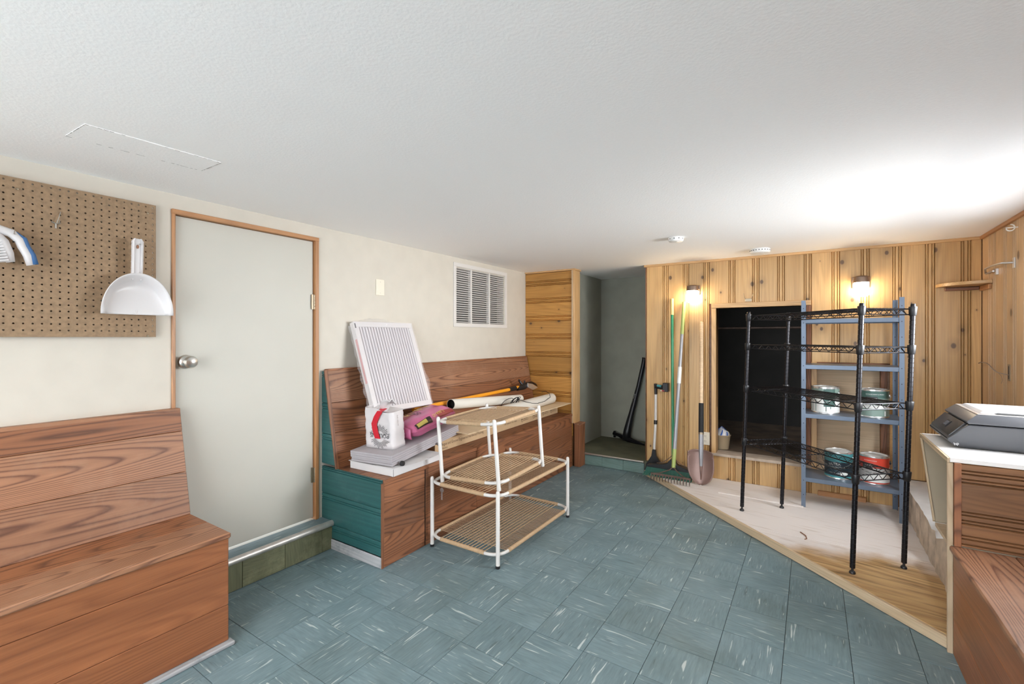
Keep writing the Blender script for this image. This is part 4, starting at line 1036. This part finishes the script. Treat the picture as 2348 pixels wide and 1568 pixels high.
def can(label, loc, rz, body, stripes, r=.086, hgt=.192, texts=(), lidmark=None, drip=False):
    t = thing('paint_can', label, 'paint can', loc, (0,0,rz), 'paint cans on the blue shelving')
    MB().lathe([(0,.004),(r-.004,.004),(r-.003,0),(r+.0015,0),(r+.0015,.005),(r,.007),(r,hgt-.012),(r+.002,hgt-.010),(r+.002,hgt),(r-.008,hgt),(r-.010,hgt-.006)], 40, caps=False).build('can_body', 'can_steel', t, smooth=True)
    for a, b_, mt in stripes:
        MB().lathe([(r+.0006,a),(r+.0006,b_)], 40, caps=False).build('label_band', mt, t, smooth=True)
    MB().lathe([(0,hgt-.004),(r-.03,hgt-.004),(r-.028,hgt-.007),(r-.014,hgt-.007),(r-.012,hgt-.003),(r-.008,hgt-.003),(r-.008,hgt-.008),(0,hgt-.008)], 36, caps=False).build('lid', 'can_white' if lidmark else 'can_steel', t, smooth=True)
    for s_ in (-1,1):
        MB().lathe([(0,0),(.014,0),(.012,.006),(.006,.009),(0,.009)], 12, Matrix.Translation((s_*(r),0,hgt-.045)) @ Matrix.Rotation(R(90)*s_,4,'Y'), caps=False).build('ear', 'black' if body == 'can_white' else 'can_steel', t, smooth=True)
    MB().tube([(math.cos(q)*(r+.010), -.050*math.sin(q)-.055*math.sin(q), hgt-.045-.066*math.sin(q)) for q in [math.pi*i/16 for i in range(17)]], .0018, 6).build('bail_handle', 'can_steel', t, smooth=True)
    def wrap(ang, z0, rad):
        def f(x, y): q = R(ang) + x/rad; return Vector((rad*math.cos(q), rad*math.sin(q), z0+y))
        return f
    for tx, size, ang, z0, mt in texts:
        lettering('lettering', tx, size, mt, t, (0,0,0), (1,0,0), (0,1,0), 1, wrap(ang, z0, r+.0016))
    for (a0, a1_, z0, z1, mt) in (lidmark or []):
        MB().grid(lambda u, v: ((r+.0012)*math.cos(R(a0+(a1_-a0)*u)), (r+.0012)*math.sin(R(a0+(a1_-a0)*u)), z0+(z1-z0)*v), 14, 2).build('label_panel', mt, t, smooth='all')
    if drip:
        rr_ = random.Random(4)
        for q in range(5):
            a = rr_.uniform(200, 320)
            MB().tube([((r+.001)*math.cos(R(a)), (r+.001)*math.sin(R(a)), hgt-.09), ((r+.001)*math.cos(R(a)), (r+.001)*math.sin(R(a)), .01+rr_.uniform(0,.03))], .0022, 5).build('paint_drip', 'can_dark', t)
    return t
zs1, zs0 = .0502+.679, .0502+.216
can('paint can with white lower half and dark drips, left on the upper shelf', (.085, 4.115, zs1), R(-20), 'can_green', [(.12,.178,'can_green'),(.008,.12,'can_white')], lidmark=[(-78,-30,.05,.178,'can_dark')], drip=True)
can('sage-green paint can with white band, right on the upper shelf', (.365, 4.10, zs1), R(-12), 'can_green', [(.132,.180,'can_dark'),(.085,.132,'can_green'),(.060,.085,'can_white'),(.008,.060,'can_green')],
    texts=[('BEHR', .026, -108, .116, 'can_white'), ('PREMIUM PLUS', .010, -108, .104, 'can_white'), ('INTERIOR PAINT & PRIMER', .009, -112, .156, 'can_white')], lidmark=[(-112,-68,.098,.142,'ink'), (-40,-34,.012,.045,'can_white')])
can('teal and navy paint can, left on the bottom shelf', (.165, 4.115, zs0), R(-15), 'can_teal', [(.12,.180,'can_teal'),(.020,.12,'can_navy'),(.008,.020,'can_teal')],
    texts=[('ULTRA', .024, -118, .096, 'can_white'), ('SCUFF DEFENSE', .014, -120, .078, 'can_white'), ('DRY IN 1 HR', .012, -116, .035, 'can_white')], lidmark=[(-70,-40,.03,.05,'can_white')])
can('red and white paint can, right on the bottom shelf', (.368, 4.105, zs0), R(-12), 'can_white', [(.110,.180,'can_red'),(.014,.110,'can_white'),(.004,.014,'can_red')],
    texts=[('SOLID', .018, -122, .122, 'can_white'), ('COLOR STAIN', .009, -122, .112, 'can_white'), ('WATERPROOFING', .009, -122, .158, 'can_white')], lidmark=[(-128,-88,.104,.142,'ink')])

# ------------------------------------------------------------------ wall lamps
def sconce(label, x, z, tilt):
    t = thing('wall_lamp', label, 'wall lamp', (x, YB, z), (0,0,0), 'jar wall lamps on the pine wall')
    MB().box((-.055,-.012,-.035),(.055,0,.05)).build('back_plate', 'bronze', t, bev=.004)
    MB().lathe([(0,.048),(.035,.048),(.046,.040),(.050,.012),(.050,0),(.044,0),(.044,.010),(0,.020)], 24, Matrix.Translation((0,-.062,0)), caps=False).build('cap', 'bronze', t, smooth=True)
    MB().tube([(.05,-.012,.012),(.05,-.062,.016)], .004, 6).build('stay', 'bronze', t)
    j = [(.041,.004),(.046,-.004)]
    for q in range(9): j += [(.046,-.008-q*.009),(.0435,-.0125-q*.009)]
    j += [(.044,-.092),(.036,-.102),(.0,-.104)]
    MB().lathe(j, 24, Matrix.Translation((0,-.062,0)), caps=False).build('glass_jar', 'lamp', t, smooth=True)
    return t
sconce('lit jar wall lamp above the garden tools', -.885, 1.695, 0)
sconce('lit jar wall lamp above the black and blue shelving', .310, 1.690, 0)
# antler hook plate over the opening
ah = thing('hook_plate', 'small metal hook plate screwed above the dark opening', 'hook', (-.447, YB-.002, 1.585))
MB().box((-.026,-.003,0),(.026,0,.026)).build('plate', 'hinge', ah, bev=.002)
for s_ in (-1,1): MB().tube([(s_*.022,-.003,.018),(s_*.030,-.012,.04),(s_*.036,-.006,.07)], .002, 6).build('prong', 'hinge', ah)
# outlet by the shovel
ol = thing('power_outlet', 'cream power outlet low on the pine wall beside the shovel', 'outlet', (-.787, YB-.0005, .332))
MB().box((-.036,-.006,0),(.036,0,.114)).build('cover', 'paint_drip', ol, bev=.002)
for z in (.034,.078):
    MB().box((-.016,-.009,z-.014),(.016,-.006,z+.014)).build('socket', 'paint_drip', ol, bev=.002)
    for s_ in (-1,1): MB().box((s_*.006-.0012,-.0095,z-.004),(s_*.006+.0012,-.009,z+.006)).build('slot', 'ink', ol)

# smoke detectors
def detector(label, x, y, r, hh, slots):
    t = thing('smoke_detector', label, 'smoke detector', (x, y, H))
    MB().lathe([(0,0),(r*.96,0),(r,-.006),(r,-hh*.6),(r*.88,-hh*.9),(r*.6,-hh),(0,-hh)], 32, caps=False).build('housing', 'smoke', t, smooth=True)
    sl_ = MB()
    for q in range(slots):
        a = 2*math.pi*q/slots; sl_.box((-.004,-.0006,-.0028),(.004,.0006,.0028), Matrix.Rotation(a,4,'Z') @ Matrix.Translation((0,-r-.0004,-hh*.38)))
    sl_.build('vent_slots', 'ink', t)
    MB().lathe([(0,-hh-.002),(.009,-hh-.002),(.010,-hh+.002),(0,-hh+.002)], 12, Matrix.Translation((r*.25,-r*.2,0)), caps=False).build('test_button', 'smoke', t, smooth=True)
detector('small round white detector on the ceiling, farther from the pine wall', -.778, 3.239, .050, .030, 10)
detector('larger round white smoke detector on the ceiling near the pine wall', -.335, 4.02, .072, .034, 22)

# ------------------------------------------------------------------ garden tools against the pine wall
def rod(root, name, p0, p1, r, mat, n=12): return MB().tube([p0, p1], r, n).build(name, mat, root, smooth=True)
def lerp3(a, b_, t): return tuple(a[i]+(b_[i]-a[i])*t for i in range(3))
# shovel
sv = thing('shovel', 'long-handled round-point shovel with brown blade and pale wooden handle', 'shovel', (-.774, 4.065, .0505))
top = (-.040, .232, 1.362); bot = (0, .0, 0)
P_ = lambda t: lerp3(bot, top, t)
rod(sv, 'handle', P_(.49), P_(1.0), [.0175,.0165], 'handle')
MB().lathe([(.0165,0),(.014,.006),(.006,.010),(0,.011)], 12, Matrix.Translation(P_(1.0)), caps=False).build('handle_end', 'handle', sv, smooth=True)
rod(sv, 'grip_sleeve', P_(.31), P_(.49), [.021,.020], 'rubber')
rod(sv, 'ferrule', P_(.30), P_(.312), .0215, 'hinge')
MB().tube([P_(.11), P_(.17), P_(.22), P_(.30)], [.012,.017,.020,.020], 12).build('socket', 'grey_tube', sv, smooth=True)
def blade(u, v):      # u across, v from tip up
    a = 2*u-1
    w_ = .106*(1-(1-min(1,v/.55+.002))**2.1)**.5 * (1 - .05*max(0,v-.7)/.3)
    z = .285*v; c_ = P_(z/1.362)
    return (c_[0]+a*w_, c_[1]-.040*abs(a)**2*(.3+.7*v)+.006 + (.0 if v < .95 else -.01*(v-.95)/.05), z + .018*abs(a)**2*(1-v)*0 + (-.018*abs(a)**4 if v > .85 else 0))
MB().grid(blade, 18, 22).build('blade', 'steel_brown', sv, smooth='all', solid=.003)
MB().tube([P_(.03), P_(.08), P_(.15), P_(.2)], [.003,.009,.015,.018], 10).build('blade_rib', 'steel_brown', sv, smooth='all')
# push broom
pbm = thing('push_broom', 'push broom with green handle, pale yellow grip and dark green bristles', 'broom', (-1.065, 4.13, .0505))
def bp_(t): return lerp3((.045,.02,.10), (-.004,.176,1.585), t)
rod(pbm, 'handle', bp_(0), bp_(.92), .0125, 'green_pl')
rod(pbm, 'grip', bp_(.90), bp_(1), .0155, 'pale_yel'); rod(pbm, 'collar', bp_(-.005), bp_(.022), .0165, 'pale_yel')
MB().prism([(-.175,.090),(-.05,.112),(.00,.125),(.03,.165),(.06,.165),(.085,.125),(.13,.112),(.200,.090),(.200,.072),(-.175,.072)], -.028, .028, Matrix(((1,0,0,0),(0,0,-1,0),(0,1,0,0),(0,0,0,1)))).build('head_block', 'black', pbm, bev=.004)
for s_ in (-1,1): MB().tube([(.045,.0,.20),(.045+s_*.035,-.022,.165),(.045+s_*.075,-.026,.135),(.045+s_*.13,-.026,.118)], .0028, 6).build('brace', 'rust', pbm, smooth=True)
bb = MB(); rr = random.Random(9)
for i in range(46):
    for j in range(4):
        x = -.17 + .365*i/45; y = -.022 + .016*j
        fx = -.030*(1-i/22) if i < 22 else .012*(i-22)/23
        bb.tube([(x,y,.076),(x+fx*.5+rr.uniform(-.002,.002),y-.012,.035),(x+fx+rr.uniform(-.004,.004),y-.034+rr.uniform(-.004,.004),.002)], .0032, 4)
tag(bb.build('bristles', 'green_br', pbm), kind='stuff')
# bow rake
rk = thing('bow_rake', 'bow rake with grey handle and rusty tines leaning beside the broom', 'rake', (-1.0, 4.06, .0505))
def rp(t): return lerp3((-.005,.035,.10), (.038,.245,1.55), t)
rod(rk, 'handle', rp(.085), rp(.88), [.0165,.0135], 'grey_tube'); rod(rk, 'grip', rp(.80), rp(1), .0155, 'lime')
rod(rk, 'end_sleeve', rp(.0), rp(.11), .0168, 'lime'); rod(rk, 'paper_label', rp(.50), rp(.60), .0172, 'can_white')
for s_ in (-1,1): MB().tube([(-.005,.03,.11),(s_*.03,.0,.085),(s_*.10-.0,-.06,.062),(s_*.155,-.085,.058)], .0045, 8).build('bow_arm', 'rust', rk, smooth=True)
MB().box((-.165,-.092,.05),(.165,-.080,.066)).build('tine_bar', 'rust', rk, bev=.002)
for i in range(14):
    x = -.158+.316*i/13
    o = MB().tube([(0,0,0),(0,-.012,-.012),(0,-.020,-.032),(0,-.014,-.054)], [.0045,.0045,.004,.0018], 6).build('tine', 'rust', rk, smooth=True) if i == 0 else bpy.data.objects.new('tine', o.data)
    if i: COL.objects.link(o); o.parent = rk
    o.location = (x, -.087, .057)
# cordless edger / trimmer on a pole
tm = thing('pole_trimmer', 'slim pole tool with black trigger head and white shaft at the wall end', 'trimmer', (-1.215, 4.25, .0505))
rod(tm, 'shaft', (.0,.0,.20), (.0,.045,.43), .0125, 'white_paint'); rod(tm, 'shaft', (.0,.045,.45), (-.002,.06,.70), .0125, 'white_paint')
rod(tm, 'coupling', (0,.043,.425), (0,.047,.462), .0155, 'black')
mb = MB(); mb.tube([(-.002,.06,.70),(-.004,.062,.765),(-.006,.062,.80)], [.014,.015,.016], 10); mb.tube([(-.006,.060,.775),(.05,.04,.770),(.105,.028,.778)], [.020,.019,.030], 10); mb.box((.075,.0,.735),(.125,.055,.815))
mb.build('trigger_head', 'black', tm, bev=.004); MB().tube([(.02,.035,.785),(.06,.022,.782)], .012, 8).build('blue_insert', 'can_teal', tm, smooth=True)
for q in range(3): MB().lathe([(0,0),(.0045,0),(.0045,.002),(0,.002)], 8, Matrix.Translation((.062+q*.013,-.002,.745)) @ Matrix.Rotation(R(90),4,'X'), caps=False).build('indicator', 'red' if q else 'white_pl', tm)
MB().prism([(-.014,.20),(.014,.20),(.022,.14),(.075,.06),(.085,.0),(.05,.0),(0,.05),(-.05,.0),(-.085,.0),(-.072,.06),(-.022,.14)], -.02, .016, Matrix(((1,0,0,0),(0,0,-1,0),(0,1,0,0),(0,0,0,1)))).build('fan_foot', 'black', tm, bev=.003)
# mattock in the nook
mk = thing('mattock', 'black-handled mattock standing on its head in the dim nook', 'mattock', (-1.735, 5.0, .1185))
MB().tube([(0,-.02,.02),(.008,.0,.12),(.045,.02,.30),(.12,.045,.62),(.165,.06,.85),(.178,.065,.915),(.182,.066,.935)], [.046,.042,.031,.024,.022,.025,.030], 14).build('handle', 'black', mk, smooth='all')
lettering('lettering', 'HUSKY', .034, 'can_white', mk, (.082,.009,.43), (.25,.05,.95), (-.95,-.1,.25), 1)
MB().tube([(-.17,.045,.060),(-.10,.02,.055),(-.03,-.015,.038),(.05,-.03,.024),(.14,-.06,.016),(.23,-.10,.010)], [.020,.020,.030,.027,.019,.006], 8).build('head', 'black_metal', mk, smooth=True)
MB().prism([(-.012,-.038),(.012,-.038),(.012,.035),(-.012,.035)], -.17, -.145, Matrix.Translation((-.0,.045,.055)) @ Matrix(((0,0,1,0),(1,0,0,0),(0,1,0,0),(0,0,0,1)))).build('adze_blade', 'black_metal', mk, bev=.003)
MB().tube([(.0,-.02,.060),(.002,-.018,.064)], .036, 14).build('steel_band', 'alu', mk, smooth=True)

# bucket with bag just inside the opening
bk_ = thing('bucket', 'beige bucket with a crumpled blue and white bag inside the opening', 'bucket', (-.685, 4.53, .2755))
MB().lathe([(0,0),(.058,0),(.074,.118),(.078,.122),(.078,.128),(.070,.128),(.066,.115),(.054,.006),(0,.006)], 26, caps=False).build('pail', 'beige_bin', bk_, smooth=True)
rr = random.Random(2)
MB().grid(lambda u, v: ((.068*(1-v**2.2)+.0)*math.cos(2*math.pi*u), (.068*(1-v**2.2))*math.sin(2*math.pi*u), .11+.085*v+.010*math.sin(12*u+6*v)*math.sin(3*v)), 26, 8).build('bag', 'white_pl', bk_, smooth='all')
for a in (3.6, 4.6, 5.4): MB().grid(lambda u, v: tuple(Vector(((.070*(1-v**2.2))*math.cos(a+.18*u+.5*v), (.070*(1-v**2.2))*math.sin(a+.18*u+.5*v), .114+.085*v))), 3, 8).build('blue_stripe', 'blue', bk_, smooth='all', solid=.003)

# ------------------------------------------------------------------ right wall fittings
cs = thing('corner_shelf', 'small rounded wooden corner shelf on the pine walls', 'shelf', (XR, YB, 1.63))
MB().prism([(-.001,-.001)] + [(-.235*math.cos(q)-.001, -.215*math.sin(q)-.001) for q in [math.pi/2*i/12 for i in range(13)]], 0, .022).build('board', 'trim_pine', cs, bev=.002)
MB().prism([(-.0,-.001),(-.016,-.001),(-.016,-.20),(-.0,-.20)], -.034, -.001).build('bracket_rail', 'trim', cs, bev=.003)
MB().prism([(-.19,-.001),(-.017,-.001),(-.017,-.017),(-.19,-.017)], -.026, -.001).build('bracket_rail', 'bench_dark', cs, bev=.003)
tb = thing('towel_bar', 'short silver rod bracket on the right pine wall above the corner shelf', 'bracket', (XR, 3.95, 1.705))
MB().box((-.006,-.225,-.028),(0,-.195,.032)).build('mount', 'alu', tb, bev=.001)
MB().box((-.012,.055,-.034),(-.0,.080,.004)).build('mount', 'alu', tb, bev=.001)
MB().tube([(-.004,-.21,.004),(-.045,-.18,.008),(-.055,-.05,.010),(-.055,.08,.006),(-.012,.26,-.002),(-.014,.24,-.008),(-.02,.07,-.010)], .0055, 8).build('rod', 'alu', tb, smooth=True)
ck = thing('cup_hook', 'cream cup hook near the ceiling on the right pine wall', 'hook', (XR, 3.69, 1.90))
MB().tube([(0,0,0),(-.012,0,0)] + [(-.030-.018*math.cos(q+math.pi*.0)*-1*-1, 0, -.0-.018*math.sin(q)) for q in [math.pi*(i/10)*1.5 for i in range(11)]], .0032, 8).build('hook', 'can_white', ck, smooth=True)
wr = thing('loose_wire', 'loose grey wire curling from a hole to a metal slot on the right wall', 'wire', (XR, 4.0, 1.08))
MB().tube([(-.018,.325,.028),(-.020,.27,.038),(-.016,.17,.036),(-.014,.13,.028),(-.012,.06,.002),(-.012,-.02,-.012),(-.012,-.12,-.014),(-.004,-.185,-.016)], .0028, 6).build('strand', 'wire', wr, smooth=True)
MB().tube([(-.012,-.04,-.014),(-.012,-.09,-.03),(-.012,-.11,-.055),(-.010,-.08,-.075)], .0012, 5).build('frayed_end', 'wire', wr, smooth=True)
sp_ = thing('slot_plate', 'narrow dark metal slot plate on the right pine wall', 'plate', (XR, 3.82, 1.03))
MB().box((-.004,-.016,0),(0,.016,.095)).build('plate', 'hinge', sp_, bev=.001)
MB().box((-.0045,-.008,.010),(-.0035,.006,.085)).build('slot', 'ink', sp_)

# ------------------------------------------------------------------ printer on the counter
pr = thing('printer', 'grey flatbed printer with silver lid on the white counter', 'printer', (.505, 2.715, ZC+.0005))
PWd, PDp = .40, .42      # along Y, along X
def prof_ext(pts, y0, y1, name='', mat='prn', bev=.004, seg=2):
    """XZ profile extruded along Y; each point (x, z, inset) may draw in the two ends"""
    n = len(pts); vs = [(x, y0+i, z) for x, z, i in pts] + [(x, y1-i*.5, z) for x, z, i in pts]
    fs = [tuple(range(n)), tuple(range(2*n-1, n-1, -1))] + [(i, n+i, n+(i+1)%n, (i+1)%n) for i in range(n)]
    return MB().add(vs, fs).build(name, mat, pr, bev=bev, seg=seg, smooth=True)
prof_ext([(.05,.0,.07),(PDp,.0,.06),(PDp,.112,.006),(.062,.112,.006),(.044,.098,.008),(.010,.058,.016),(-.006,.044,.020),(.000,.030,.028),(.025,.008,.055)], 0, PWd, 'body', 'prn', .007, 3)
prof_ext([(.030,.076,.035),(.060,.112,.035),(.052,.116,.035),(.000,.056,.035),(.003,.050,.035)], 0, PWd, 'control_panel', 'prn_dark', .002)
prof_ext([(-.006,.043,.035),(.008,.056,.035),(.010,.052,.035),(-.003,.039,.035)], 0, PWd, 'tray_slot', 'dark_in', .001)
o = MB().box((-.018,-.030,-.0015),(.018,.030,.0015)).build('screen', 'ink', pr, (.0255,.20,.0875), (0,R(-49),0), bev=.001); MB().box((-.011,-.022,.0015),(.011,.022,.0025)).build('display', 'screen', o)
prof_ext([(.058,.116,.002),(PDp-.01,.116,.002),(PDp-.012,.156,.018),(.088,.156,.020),(.053,.126,.005)], 0, PWd, 'scanner_lid', 'prn', .003)
prof_ext([(.090,.1565,.020),(PDp-.02,.1565,.020),(PDp-.022,.1595,.022),(.093,.1595,.022)], 0, PWd, 'lid_rim', 'alu', .001)
prof_ext([(.105,.1595,.062),(PDp-.03,.1595,.062),(PDp-.035,.168,.070),(.120,.168,.076)], 0, PWd, 'lid_top', 'prn_lid', .003)
prof_ext([(.150,.160,.030),(PDp-.05,.160,.030),(PDp-.05,.1635,.058),(.162,.1635,.058)], 0, PWd, 'feed_slot', 'dark_in', .001)
lettering('lettering', 'hp', .020, 'alu', pr, (.016,.0155,.016), (.8,-.02,.3), (-.25,-.2,.9))
